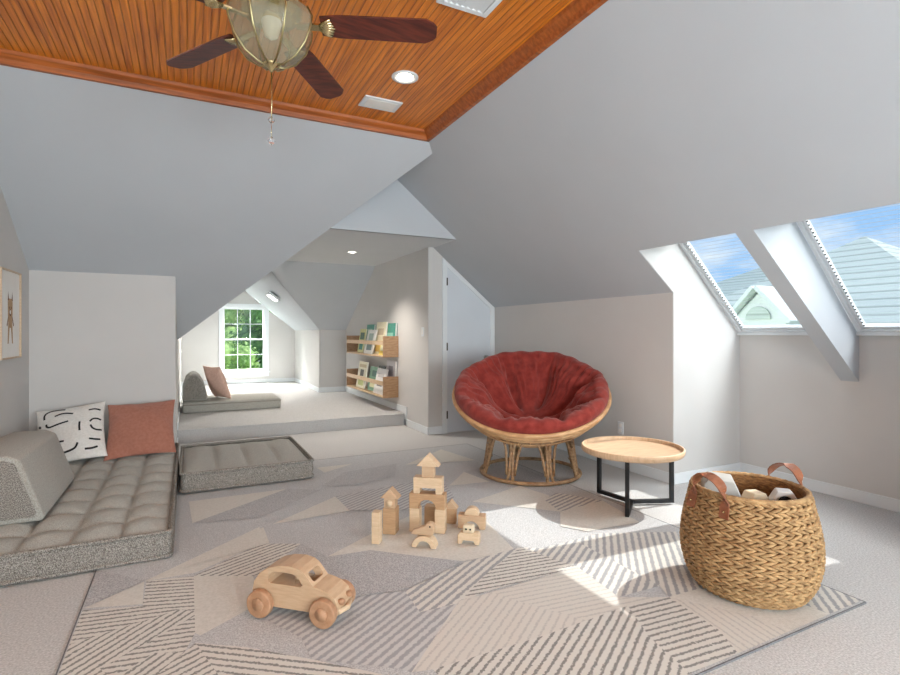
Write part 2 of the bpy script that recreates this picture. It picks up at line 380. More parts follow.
# walls
b = new(); slab(b, [(XL, YN, 0), (XL, YK+.1, 0), (XL, YK+.1, ZK), (XL, YC, ZC+.1), (XL, YN, ZC+.1)], .1, (-1, 0, 0)); struct('wall_left', b, 'wall')
b = new(); box(b, XL-.05, XA-.004, YK, YK+.08, 0, ZK); struct('wall_back', b, 'wall')
b = new(); slab(b, [(XA, YK+.004, 0), (XA, YE, 0), (XA, YE, sL(XA)), (XA, Y1, sL(XA)), (XA, YK+.004, ZK)], .08, (-1, 0, 0)); struct('wall_alcove_left', b, 'wall')
b = new(); slab(b, [(XS, YD+.004, 0), (XS, YKB+.05, 0), (XS, YKB+.05, ZKB), (XS, YB, ZA), (XS, YD+.004, ZA)], .08, (1, 0, 0)); struct('wall_alcove_right', b, 'wall')
b = new(); slab(b, [(XS+.004, YD, 0), (XR+.05, YD, 0), (XR+.05, YD, s2(XR+.05)), (XF1, YD, ZA), (XS+.004, YD, ZA)], .08, (0, 1, 0)); struct('wall_door', b, 'wall')
b = new(); slab(b, [(XD, YKB, 0), (XS+.05, YKB, 0), (XS+.05, YKB, ZKB), (XD, YKB, ZKB)], .05, (0, 1, 0)); struct('wall_alcove_knee', b, 'wall')
b = new(); slab(b, [(XD, YKB+.004, 0), (XD, YE, 0), (XD, YE, ZKB), (XD, YKB+.004, ZKB)], .05, (1, 0, 0)); struct('wall_dormer_right', b, 'wall')
GX0, GX1, GZ0, GZ1 = .70, 1.58, .44, 1.86   # dormer window opening
b = new()
for pts in ([(XA-.05, 0), (GX0, 0), (GX0, sL(GX0)), (XA-.05, sL(XA-.05))], [(GX1, 0), (XD+.05, 0), (XD+.05, ZKB), (GX1, ZKB+(XD-GX1)*.749)],
            [(GX0, 0), (GX1, 0), (GX1, GZ0), (GX0, GZ0)], [(GX0, GZ1), (GX1, GZ1), (XAP, ZAP), (GX0, sL(GX0))]):
    slab(b, [(x, YE, z) for x, z in pts], .12, (0, 1, 0))
struct('wall_dormer', b, 'wall')
b = new()
slab(b, [(XR, YR+.004, 0), (XR, YD, 0), (XR, YD, ZR), (XR, YR+.004, ZR)], .05, (1, 0, 0))
slab(b, [(XR, YN, 0), (XR, YW-.004, 0), (XR, YW-.004, ZR), (XR, YN, ZR)], .05, (1, 0, 0))
struct('wall_right_knee', b, 'wall')
b = new()
side = [(XR+.004, 0), (XO, 0), (XO, ZSILL), WB, WT, (XOP+.004, s2(XOP)+.002), (XR+.004, ZR+.002)]
slab(b, [(x, YR, z) for x, z in side], .08, (0, 1, 0)); struct('wall_recess_back', b, 'wall')
b = new(); slab(b, [(x, YW, z) for x, z in side], .08, (0, -1, 0)); struct('wall_recess_front', b, 'wall')
b = new(); box(b, XO, XO+.1, YW-.1, YR+.1, 0, ZSILL); struct('wall_right', b, 'wall')
b = new(); slab(b, [(XOP, YW-.05, s2(XOP)), (XOP, YR+.05, s2(XOP)), (WT[0], YR+.05, WT[1]), (WT[0], YW-.05, WT[1])], .05, (0, 0, 1)); struct('ceiling_recess_head', b, 'slope')
b = new(); slab(b, [(x, YB1, z) for x, z in ((XOP-.02, s2(XOP-.02)+.004), (XO, s2(XO)), (XO, ZSILL), WB, WT)], YB2-YB1, (0, 1, 0)); struct('ceiling_rafter', b, 'slope')
b = new()
for x0, x1, z0, z1 in ((XL, XR, 0, .7), (XL, XR, 2.2, ZC+.1), (XL, -1.1, .7, 2.2), (0, .35, .7, 2.2), (1.45, 1.8, .7, 2.2), (2.9, XR, .7, 2.2)):
    box(b, x0, x1, YN-.1, YN, z0, z1)
struct('wall_rear', b, 'wall')

# trims
b = new(); prism(b, [(0, 0), (0, -.075), (.03, -.075), (.045, -.045), (.075, -.02), (.085, 0)], [], XL, XC, Matrix(((0, 1, 0, 0), (-1, 0, 0, YC), (0, 0, 1, ZCE), (0, 0, 0, 1)))); struct('trim_1', b, 'darkwood')
b = new(); prism(b, [(0, 0), (0, -.075), (.03, -.075), (.045, -.045), (.075, -.02), (.085, 0)], [], YN, YC, Matrix(((-1, 0, 0, XC), (0, 1, 0, 0), (0, 0, 1, ZCE), (0, 0, 0, 1)))); struct('trim_2', b, 'darkwood')
def base_board(name, segs, h=.095, t=.016):
    b = new()
    for x0, x1, y0, y1, z0 in segs: box(b, x0, x1, y0, y1, z0, z0+h)
    struct(name, b, 'white', bevel=.006)
base_board('baseboard_right', [(XO-.016, XO, YW, YR, 0)])
base_board('baseboard_recess', [(XR-.016, XO, YR-.016, YR, 0)])
base_board('baseboard_right_knee', [(XR-.016, XR, YR-.016, YD, 0)])
base_board('baseboard_alcove_right', [(XS-.016, XS, YD-.016, YS, 0), (XS-.016, XS, YS-.05, YS-.028, .0), (XS-.016, XS, YS-.05, YKB, HS)])
b = new(); box(b, XS-.016, XS, YS-.09, YS-.0285, 0, HS+.095); struct('trim_3', b, 'white', bevel=.004)
base_board('baseboard_alcove_knee', [(XD, XS, YKB-.016, YKB, HS)])
base_board('baseboard_dormer', [(XA, XD, YE-.016, YE, HS), (XD-.016, XD, YKB, YE, HS)], h=.085)
base_board('baseboard_alcove_left', [(XA, XA+.014, YK, YS-.03, 0), (XA, XA+.014, YS-.03, YE, HS)], h=.085)
base_board('baseboard_left', [(XL, XL+.016, YN, YK, 0)])
base_board('baseboard_back', [(XL, XA, YK-.016, YK, 0)])
base_board('baseboard_door', [(XS-.016, 2.934, YD-.016, YD, 0)], h=.1)

# door with the slanted head
dr = new(); zt = lambda x: 2.145-.80*(x-3.0)
prism(dr, [(3.0, .01), (3.648, .01), (3.648, zt(3.648)), (3.0, zt(3.0))], [], YD-.012, YD+.02)
door = struct('door_1', dr, 'door')
b = new(); prism(b, [(2.932, 0), (3.0, 0), (3.0, 2.145), (3.648, 1.627), (3.648, 0), (3.716, 0), (3.716, 1.64), (2.932, 2.272)], [], YD-.024, YD); obj('door_frame', b, 'white', door, bevel=.006)
b = new(); mt = Matrix.Translation((3.575, YD-.012, .97)) @ Matrix.Rotation(R(90), 4, 'X')
lathe(b, [(.0, 0), (.028, 0), (.028, .006), (.012, .01), (.011, .035), (.024, .042), (.029, .055), (.024, .068), (.0, .072)], 20, mtx=mt); obj('door_knob', b, 'chrome', door)
for z in (.24, 1.12, 1.96):
    b = new(); box(b, 2.988, 3.006, YD-.03, YD-.012, z-.05, z+.05); obj('hinge', b, 'bronze', door, bevel=.003)

# ---------------------------------------------------------------- windows
def roof_window(name, y0, y1):
    # local axes: down-slope, along the wall (y), outward normal
    dv = Vector((WB[0]-WT[0], 0, WB[1]-WT[1])); L = dv.length; dv.normalize(); nv = Vector((-dv.z, 0, dv.x))
    if nv.z < 0: nv = -nv
    o = Vector((WT[0], 0, WT[1]))
    mt = Matrix(((dv.x, 0, nv.x, o.x), (dv.y, 1, nv.y, 0), (dv.z, 0, nv.z, o.z), (0, 0, 0, 1)))
    b = new(); w = .03
    box(b, 0, L, y0, y0+w, -.005, .06, 0, mt); box(b, 0, L, y1-w, y1, -.005, .06, 0, mt)
    box(b, 0, w, y0+w, y1-w, -.005, .06, 0, mt); box(b, L-w, L, y0+w, y1-w, -.005, .06, 0, mt)
    fr = struct(name, b, 'white', bevel=.005)
    b = new(); w2 = .052
    box(b, .034, L-.034, y0+w, y0+w2, .012, .05, 0, mt); box(b, .034, L-.034, y1-w2, y1-w, .012, .05, 0, mt)
    box(b, .031, w2, y0+w, y1-w, .012, .05, 0, mt); box(b, L-w2, L-.031, y0+w, y1-w, .012, .05, 0, mt)
    obj('sash', b, 'white', fr, bevel=.004)
    b = new(); box(b, w2, L-w2, y0+w2, y1-w2, .03, .034, 0, mt); obj('pane', b, 'glass', fr)
    b = new()
    k = 0; x = w2+.02
    while x < L-w2:
        box(b, x-.0009, x+.0009, y0+w2, y1-w2, .018, .0195, 0, mt); x += .034
    obj('blind_slats', b, 'white', fr)
    b = new(); x = w2+.02
    while x < L-w2:
        box(b, x-.004, x+.004, y1-w2-.010, y1-w2, .010, .018, 0, mt); x += .034
    obj('blind_clips', b, 'bronze', fr)
    return fr
roof_window('window_1', YB2+.003, YR-.003)
roof_window('window_2', 1.49, YB1-.003)
b = new(); slab(b, [(WT[0], YW-.05, WT[1]), (WB[0]+.02, YW-.05, WB[1]-.02), (WB[0]+.02, 1.49, WB[1]-.02), (WT[0], 1.49, WT[1])], .05, (1, 0, 1)); struct('ceiling_recess_sunblock', b, 'slope')  # unseen infill, added to keep sun off the floor beside the basket
b = new(); box(b, WB[0]-.02, XO+.02, YW, YR, ZSILL-.02, ZSILL+.004); struct('trim_4', b, 'white', bevel=.004)

b = new()   # dormer window: casing, two sashes, muntins
cw = .085
box(b, GX0-cw, GX0+.01, YE-.03, YE, GZ0-.02, GZ1+cw); box(b, GX1-.01, GX1+cw, YE-.03, YE, GZ0-.02, GZ1+cw)
box(b, GX0-cw-.015, GX1+cw+.015, YE-.036, YE, GZ1-.01, GZ1+cw); box(b, GX0-cw-.02, GX1+cw+.02, YE-.07, YE, GZ0-.045, GZ0-.005)
box(b, GX0-cw, GX1+cw, YE-.03, YE, GZ0-.13, GZ0-.045)
wd = struct('window_3', b, 'white', bevel=.006)
zm = (GZ0+GZ1)/2
for (z0, z1, yy) in ((GZ0, zm+.02, YE+.03), (zm-.02, GZ1, YE+.07)):
    b = new(); w = .038
    box(b, GX0, GX0+w, yy, yy+.04, z0, z1); box(b, GX1-w, GX1, yy, yy+.04, z0, z1)
    box(b, GX0+w, GX1-w, yy, yy+.04, z0, z0+w); box(b, GX0+w, GX1-w, yy, yy+.04, z1-w, z1)
    for k in (1, 2):
        x = GX0+w+(GX1-GX0-2*w)*k/3; box(b, x-.007, x+.007, yy+.01, yy+.032, z0+w, z1-w)
    z = (z0+z1)/2; box(b, GX0+w, GX1-w, yy+.01, yy+.032, z-.007, z+.007)
    sh = obj('sash', b, 'white', wd)
    b = new(); box(b, GX0+w, GX1-w, yy+.019, yy+.023, z0+w, z1-w); obj('pane', b, 'glass', sh)
b = new(); box(b, 1.09, 1.19, YE+.01, YE+.03, zm-.0, zm+.022); obj('sash_lock', b, 'brass', wd, bevel=.004)
for i, x in enumerate((-.55, .9, 2.35)):  # unseen rear windows, added as openings for the fill lamps
    b = new(); w = .05
    for x0, x1, z0, z1 in ((x-.55, x-.5, .7, 2.2), (x+.5, x+.55, .7, 2.2), (x-.5, x+.5, .7, .75), (x-.5, x+.5, 2.15, 2.2), (x-.5, x+.5, 1.43, 1.47)):
        box(b, x0, x1, YN-.08, YN-.02, z0, z1)
    f = struct('window_%d' % (4+i), b, 'white')
    b = new(); box(b, x-.5, x+.5, YN-.05, YN-.046, .75, 2.15); obj('pane', b, 'glass', f)

# ---------------------------------------------------------------- rug
rg = thing('area_rug', 'large grey and cream patchwork rug with geometric stripes on the beige carpet', 'rug', (1.23, 3.3, 0))
b = new(); RX0, RX1, RY0, RY1 = -.44, 2.905, 1.35, 5.35
box(b, RX0, RX1, RY0, RY1, .001, .008, 0)
RUG = dict(
  A=('cream', [(-.44, 2.96), (-.2, 3.14), (-.19, 2.88)]), A2=('cream', [(-.2, 3.14), (.43, 3.68), (.4, 3.38), (.04, 3.13)]),
  S1=('sf108', [(-.19, 3.14), (.03, 3.09), (.04, 2.69), (-.19, 2.86)]), S2=('sf45', [(-.44, 2.94), (-.19, 2.86), (.04, 2.69), (.03, 2.5), (-.01, 2.37), (-.15, 2.21), (-.44, 2.3)]),
  S2t=('sf101', [(-.44, 2.94), (-.19, 2.86), (-.03, 2.75), (-.44, 2.64)]), S2u=('sf101', [(.04, 2.66), (.03, 2.5), (-.01, 2.37), (-.12, 2.42), (-.25, 2.3), (-.3, 2.4)]),
  C2=('cream', [(.03, 3.09), (.31, 2.95), (.33, 2.68), (.25, 2.6), (.05, 2.47), (.03, 2.5)]), S3=('sf65', [(.03, 3.09), (.4, 3.38), (.62, 3.27), (.35, 2.93)]),
  S4l=('sf63', [(-.01, 2.37), (.03, 2.42), (.12, 2.1), (.1, 1.36), (-.44, 1.36), (-.44, 2.3), (-.15, 2.21)]), S4r=('sf126', [(.03, 2.42), (.22, 2.29), (.44, 2.09), (.67, 1.87), (.72, 1.36), (.1, 1.36), (.12, 2.1)]),
  C3=('cream', [(.72, 3.01), (1.09, 3.25), (1.4, 3.42), (1.86, 3.24), (1.74, 2.61), (1.4, 2.6), (.97, 2.98)]),
  S10=('sg58', [(.25, 2.6), (.43, 2.26), (.44, 2.09), (.73, 1.88), (.76, 1.84), (1.0, 2.05), (1.15, 2.21), (.96, 2.22), (.97, 2.44), (.7, 2.5)]),
  S5a=('sb58', [(.97, 2.44), (1.39, 2.59), (1.79, 2.62), (1.44, 2.42), (1.15, 2.21), (.96, 2.22)]), S5b=('sf97', [(1.44, 2.42), (1.79, 2.62), (1.92, 2.26), (1.34, 2.25), (1.15, 2.21)]),
  C4l=('sw53', [(1.17, 2.23), (1.35, 2.23), (1.45, 2.05), (1.6, 1.82), (1.33, 1.81), (.84, 1.82), (.76, 1.84)]), C4r=('sw97', [(1.35, 2.23), (1.92, 2.26), (1.88, 1.91), (2.1, 1.8), (1.86, 1.83), (1.6, 1.82), (1.45, 2.05)]),
  S6=('sf58', [(.84, 1.82), (1.33, 1.81), (1.86, 1.83), (1.75, 1.6), (1.7, 1.36), (.9, 1.36)]), S6b=('sf95', [(1.86, 1.83), (2.1, 1.8), (2.06, 1.5), (1.98, 1.36), (1.7, 1.36), (1.75, 1.6)]),
  S6c=('sw10', [(2.1, 1.8), (2.3, 1.5), (2.32, 1.36), (1.98, 1.36), (2.06, 1.5)]),
  C5=('cream', [(2.1, 1.8), (2.31, 1.79), (2.6, 1.56), (2.63, 1.36), (2.32, 1.36), (2.3, 1.5)]),
  S7=('sb45', [(2.9, 1.56), (2.9, 1.36), (2.63, 1.36), (2.6, 1.56)]),
  S8=('sb55', [(1.79, 2.62), (1.89, 2.55), (2.15, 2.56), (2.15, 1.9), (1.88, 1.91), (1.92, 2.26)]), S8r=('sb42', [(2.15, 2.56), (2.37, 2.57), (2.83, 2.37), (2.31, 1.79), (2.1, 1.8), (2.15, 1.9)]),
  C6=('cream', [(1.97, 3.94), (2.29, 4.27), (2.34, 3.89)]), C7=('cream', [(1.94, 3.49), (2.5, 3.67), (2.56, 3.35), (2.4, 3.01)]),
  S9=('sb70', [(2.46, 3.28), (2.66, 3.38), (2.85, 3.06), (2.4, 3.01)]), C8=('cream', [(2.4, 3.01), (2.85, 3.06), (2.75, 2.6), (2.32, 2.63), (2.22, 2.78)]),
  C9=('cream', [(.01, 4.46), (.74, 4.46), (.03, 3.94)]), C10=('cream', [(.51, 3.68), (1.04, 4.08), (1.05, 3.71)]), C11=('cream', [(.45, 3.65), (.45, 3.36), (-.06, 3.21)]),
  C12=('cream', [(1.26, 4.3), (1.84, 4.83), (1.66, 4.4)]), C13=('cream', [(1.1, 5.03), (1.45, 5.02), (1.13, 4.82)]),
  S11=('sg58', [(1.05, 3.71), (1.04, 4.08), (2.02, 4.22), (1.86, 3.61), (1.51, 3.49)]),
  G1=('grey2', [(-.44, 3.4), (-.2, 3.14), (-.44, 2.96)]), G2=('grey2', [(.33, 2.68), (.62, 3.27), (.72, 3.0), (.97, 2.98), (1.39, 2.59), (.97, 2.44), (.7, 2.5), (.25, 2.6)]),
  G3=('grey2', [(.03, 3.94), (.74, 4.46), (.98, 4.3), (.45, 3.85)]), G4=('grey2', [(1.26, 4.3), (1.66, 4.4), (1.84, 4.83), (1.3, 4.75), (1.0, 4.4)]),
  C14=('cream', [(1.9, 4.75), (2.5, 5.2), (2.6, 4.6)]), G5=('grey2', [(2.29, 4.27), (2.85, 4.4), (2.85, 3.7), (2.34, 3.89)]), C15=('cream', [(.3, 5.3), (.9, 5.3), (.5, 4.9)]))
rmats = ['grey'] + sorted({m for m, p in RUG.values()})
for i, (k, (m, pts)) in enumerate(RUG.items()):
    poly(b, [(min(max(x, RX0+.004), RX1-.004), min(max(y, RY0+.004), RY1-.004), .0083+.00012*i) for x, y in pts], rmats.index(m))
o = obj('pile', b, rmats, rg, world=True, fix=False)
b = new()
for x0, x1, y0, y1 in ((RX0-.006, RX0, RY0-.006, RY1+.006), (RX1, RX1+.006, RY0-.006, RY1+.006), (RX0, RX1, RY0-.006, RY0), (RX0, RX1, RY1, RY1+.006)): box(b, x0, x1, y0, y1, .0, .0086)
obj('edge_binding', b, mat('rug_edge', (104, 104, 106), (122, 122, 124), .95, 60), rg, world=True)
FZ = .0125   # top of the rug pile

# ---------------------------------------------------------------- floor cushions
def tufted(name, label, X0, X1, Y0, Y1, zb, H, nx, ny, group, puff=.040, seam=.012):
    t = thing(name, label, 'floor cushion', ((X0+X1)/2, (Y0+Y1)/2, zb), 0, group)
    hx, hy = (X1-X0)/2, (Y1-Y0)/2
    b = new(); res = 14
    gx, gy = nx*res, ny*res
    def pt(i, j):
        u, v = i/gx, j/gy
        fu, fv = (i % res)/res, (j % res)/res
        p = (abs(math.sin(math.pi*fu))**.5)*(abs(math.sin(math.pi*fv))**(.5 if ny > 1 else .22))
        # slow drop to the border
        e = min(1, min(u, 1-u)*nx*2.2, min(v, 1-v)*ny*2.2)
        w = .004*math.sin(17*u+5*v)+.003*math.sin(31*v-9*u)
        return Vector(((u-.5)*2*(hx-.014), (v-.5)*2*(hy-.014), H-.014 + puff*p*(.3+.7*e) - seam*(1-p) + w*p))
    g = [[b.verts.new(pt(i, j)) for j in range(gy+1)] for i in range(gx+1)]
    for i in range(gx):
        for j in range(gy):
            f = b.faces.new((g[i][j], g[i+1][j], g[i+1][j+1], g[i][j+1])); f.smooth = True
    obj('tufted_top', b, 'sofa', t)
    b = new()
    per = []
    n = 14
    def rr(r, z, ins):   # rounded-rectangle loop
        pts = []
        for cx, cy, a in ((hx-r-ins, hy-r-ins, 0), (-hx+r+ins, hy-r-ins, 90), (-hx+r+ins, -hy+r+ins, 180), (hx-r-ins, -hy+r+ins, 270)):
            for k in range(6): pts.append((cx+r*math.cos(R(a+k*18)), cy+r*math.sin(R(a+k*18)), z))
        return pts
    loops = [rr(.03, .004, .006), rr(.03, .02, 0), rr(.035, .05, .0), rr(.035, H*.5, -.006), rr(.035, H-.03, 0), rr(.03, H-.01, .004), rr(.03, H-.012, .02)]
    vs = [[b.verts.new(p) for p in lp] for lp in loops]
    for a, c in zip(vs[:-1], vs[1:]):
        for k in range(len(a)):
            f = b.faces.new((a[k], a[(k+1) % len(a)], c[(k+1) % len(a)], c[k])); f.smooth = True
    b.faces.new(vs[0][::-1])
    obj('side_panel', b, 'sofas', t)
    for z in (H-.006, .022):
        b = new(); tube(b, rr(.03, z, -.002), .011, 8, closed=True); obj('piping', b, 'sofas', t)
    return t
tufted('floor_mattress', 'long tufted grey floor mattress with pillows in the left corner', -1.296, -.085, 3.405, 6.07, .0, .165, 5, 9, None)
tufted('floor_ottoman', 'short tufted grey floor cushion in front of the carpeted step', -.045, .995, 4.67, 5.84, .0125, .165, 4, 1, None, puff=.045)
def plain_mattress():
    t = thing('alcove_mattress', 'low plain grey floor mattress up on the alcove platform', 'floor cushion', (.6, 8.6, HS))
    b = new(); box(b, -.66, .66, -.43, .43, 0, .15); obj('cushion', b, 'sofa', t, bevel=.03, seg=4)
    b = new(); tube(b, [(-.655, -.428, .118), (.655, -.428, .118), (.655, .428, .118), (-.655, .428, .118)], .008, 6, closed=True); obj('piping', b, 'sofas', t)
plain_mattress()
def wedge(name, label, prof, y0, y1, loc):
    t = thing(name, label, 'bolster', loc)
    b = new(); prism(b, prof, [], y0, y1); obj('body', b, 'sofa', t, bevel=.045, seg=4, smooth=True)
    b = new()
    cx = sum(p[0] for p in prof)/len(prof); cz = sum(p[1] for p in prof)/len(prof)
    pr2 = [(cx+(x-cx)*.86, cz+(z-cz)*.86) for x, z in prof]
    prism(b, pr2, [], y0-.006, y0+.05); obj('end_panel', b, 'sofas', t, bevel=.004)
    return t
wedge('wedge_bolster', 'big wedge shaped grey bolster lying on the long mattress', [(-.28, 0), (.265, 0), (.275, .03), (.16, .37), (.10, .40), (-.08, .40), (-.22, .34), (-.28, .22)], -.47, .47, (-1.03, 4.31, .188))
wedge('wedge_bolster', 'small upright wedge shaped grey bolster on the alcove mattress', [(-.165, 0), (.165, 0), (.163, .06), (.12, .24), (.07, .34), (.01, .395), (-.06, .39), (-.12, .33), (-.16, .2)], -.0, .7, (.10, 8.26, HS+.152))

# pillows
def pillow(name, label, center, wdir, updir, w, h, th, m, strokes=None, group=None, wr=.006, seed=0):
    wd_ = Vector(wdir).normalized(); ud = Vector(updir); ud = (ud-wd_*ud.dot(wd_)).normalized(); nd = wd_.cross(ud)   # faces the room
    c = Vector(center); rnd = random.Random(seed)
    ph = [rnd.uniform(0, 6.28) for _ in range(6)]
    def S(u, v, side, lift=0):
        pu = u*(1-.075*(1-v*v)); pv = v*(1-.075*(1-u*u))
        k = (max(0, 1-u**2)**.55)*(max(0, 1-v**2)**.55)
        ed = math.exp(-((1-abs(v))/.35)**2)
        wrk = wr*(math.sin(9*u+ph[0]+2*v)*ed + math.sin(7*v+ph[1]-3*u)*.5*math.exp(-((1-abs(u))/.4)**2)+.7*math.sin(5*u+4*v+ph[2]))*k
        return c + wd_*(pu*w/2) + ud*(pv*h/2) + nd*(side*(th*k+wrk+lift))
    b = new(); n = 28; grid = {}
    for side in (1, -1):
        for i in range(n+1):
            for j in range(n+1):
                u, v = -1+2*i/n, -1+2*j/n
                u = math.sin(u*math.pi/2); v = math.sin(v*math.pi/2)
                if i in (0, n) or j in (0, n):
                    if side == 1: grid[(1, i, j)] = grid[(-1, i, j)] = b.verts.new(S(u, v, 0))
                else: grid[(side, i, j)] = b.verts.new(S(u, v, side))
        for i in range(n):
            for j in range(n):
                b.faces.new([grid[(side, i, j)], grid[(side, i+1, j)], grid[(side, i+1, j+1)], grid[(side, i, j+1)]]).smooth = True
    bmesh.ops.recalc_face_normals(b, faces=b.faces[:])
    for s in strokes or []:
        pts, wdt = s; prev = None
        for k in range(len(pts)):
            p = Vector(pts[k]); q = Vector(pts[min(k+1, len(pts)-1)])-Vector(pts[max(k-1, 0)]); q.normalize()
            nn = Vector((-q.y, q.x)) * wdt
            cur = (b.verts.new(S(p.x+nn.x, p.y+nn.y, 1, .003)), b.verts.new(S(p.x-nn.x, p.y-nn.y, 1, .003)))
            if prev:
                f = b.faces.new((prev[0], prev[1], cur[1], cur[0])); f.material_index = 1
            prev = cur
    b.normal_update()
    return tag(obj(name, b, [m, 'ink'], fix=False), label, 'pillow', group)
def arc(cx, cy, rx, ry, a0, a1, n=12): return [(cx+rx*math.cos(R(a0+(a1-a0)*k/n)), cy+ry*math.sin(R(a0+(a1-a0)*k/n))) for k in range(n+1)]
def seg(x0, y0, x1, y1, n=6): return [(x0+(x1-x0)*k/n, y0+(y1-y0)*k/n) for k in range(n+1)]
SW = .024
def sm(pts):
    out = []
    for k in range(len(pts)-1):
        p0, p1, p2, p3 = pts[max(k-1, 0)], pts[k], pts[k+1], pts[min(k+2, len(pts)-1)]
        for q in range(5):
            t = q/5
            out.append(tuple(.5*(2*p1[a]+(p2[a]-p0[a])*t+(2*p0[a]-5*p1[a]+4*p2[a]-p3[a])*t*t+(3*p1[a]-p0[a]-3*p2[a]+p3[a])*t**3) for a in (0, 1)))
    return out+[pts[-1]]
strk = [(sm(p), .030) for p in ([(-.76, .52), (-.76, .67), (-.69, .79), (-.53, .87), (-.33, .87), (-.15, .83)], [(-.45, .57), (-.3, .63), (-.14, .64), (.09, .57)], [(-.7, .32), (-.68, .22), (-.59, .17), (-.41, .19), (-.04, .26)],
    [(.3, .19), (.29, .02), (.3, -.16)], [(.55, .63), (.73, .66), (.9, .61)], [(.93, .22), (.8, .26), (.68, .24), (.6, .15)], [(.62, .03), (.68, -.09), (.8, -.15), (.94, -.14)], [(.56, -.46), (.72, -.48), (.88, -.48)],
    [(-.6, -.43), (-.38, -.42), (-.16, -.44)], [(-.86, -.62), (-.75, -.74), (-.53, -.8), (-.22, -.79), (.12, -.73), (.23, -.57)], [(-.93, .34), (-.9, .3), (-.88, .25)], [(.41, -.78), (.61, -.77), (.78, -.72)])]
pillow('throw_pillow', 'white throw pillow with black brush stroke print against the back wall', (-.925, 5.69, .40), (.49, .02, .06), (-.17, .5, .44), .53, .65, .085, 'linen', strk, None, .005, 3)
pillow('throw_pillow', 'terracotta throw pillow leaning beside the black and white one', (-.385, 5.70, .40), (.54, .0, .02), (-.07, .43, .44), .57, .62, .085, 'terra', None, None, .022, 5)
pillow('throw_pillow', 'small blush pink pillow leaning on the alcove bolster', (.395, 8.52, .565), (.46, -.89, .0), (-.40, .0, .92), .46, .52, .095, 'blush', None, None, .012, 9)

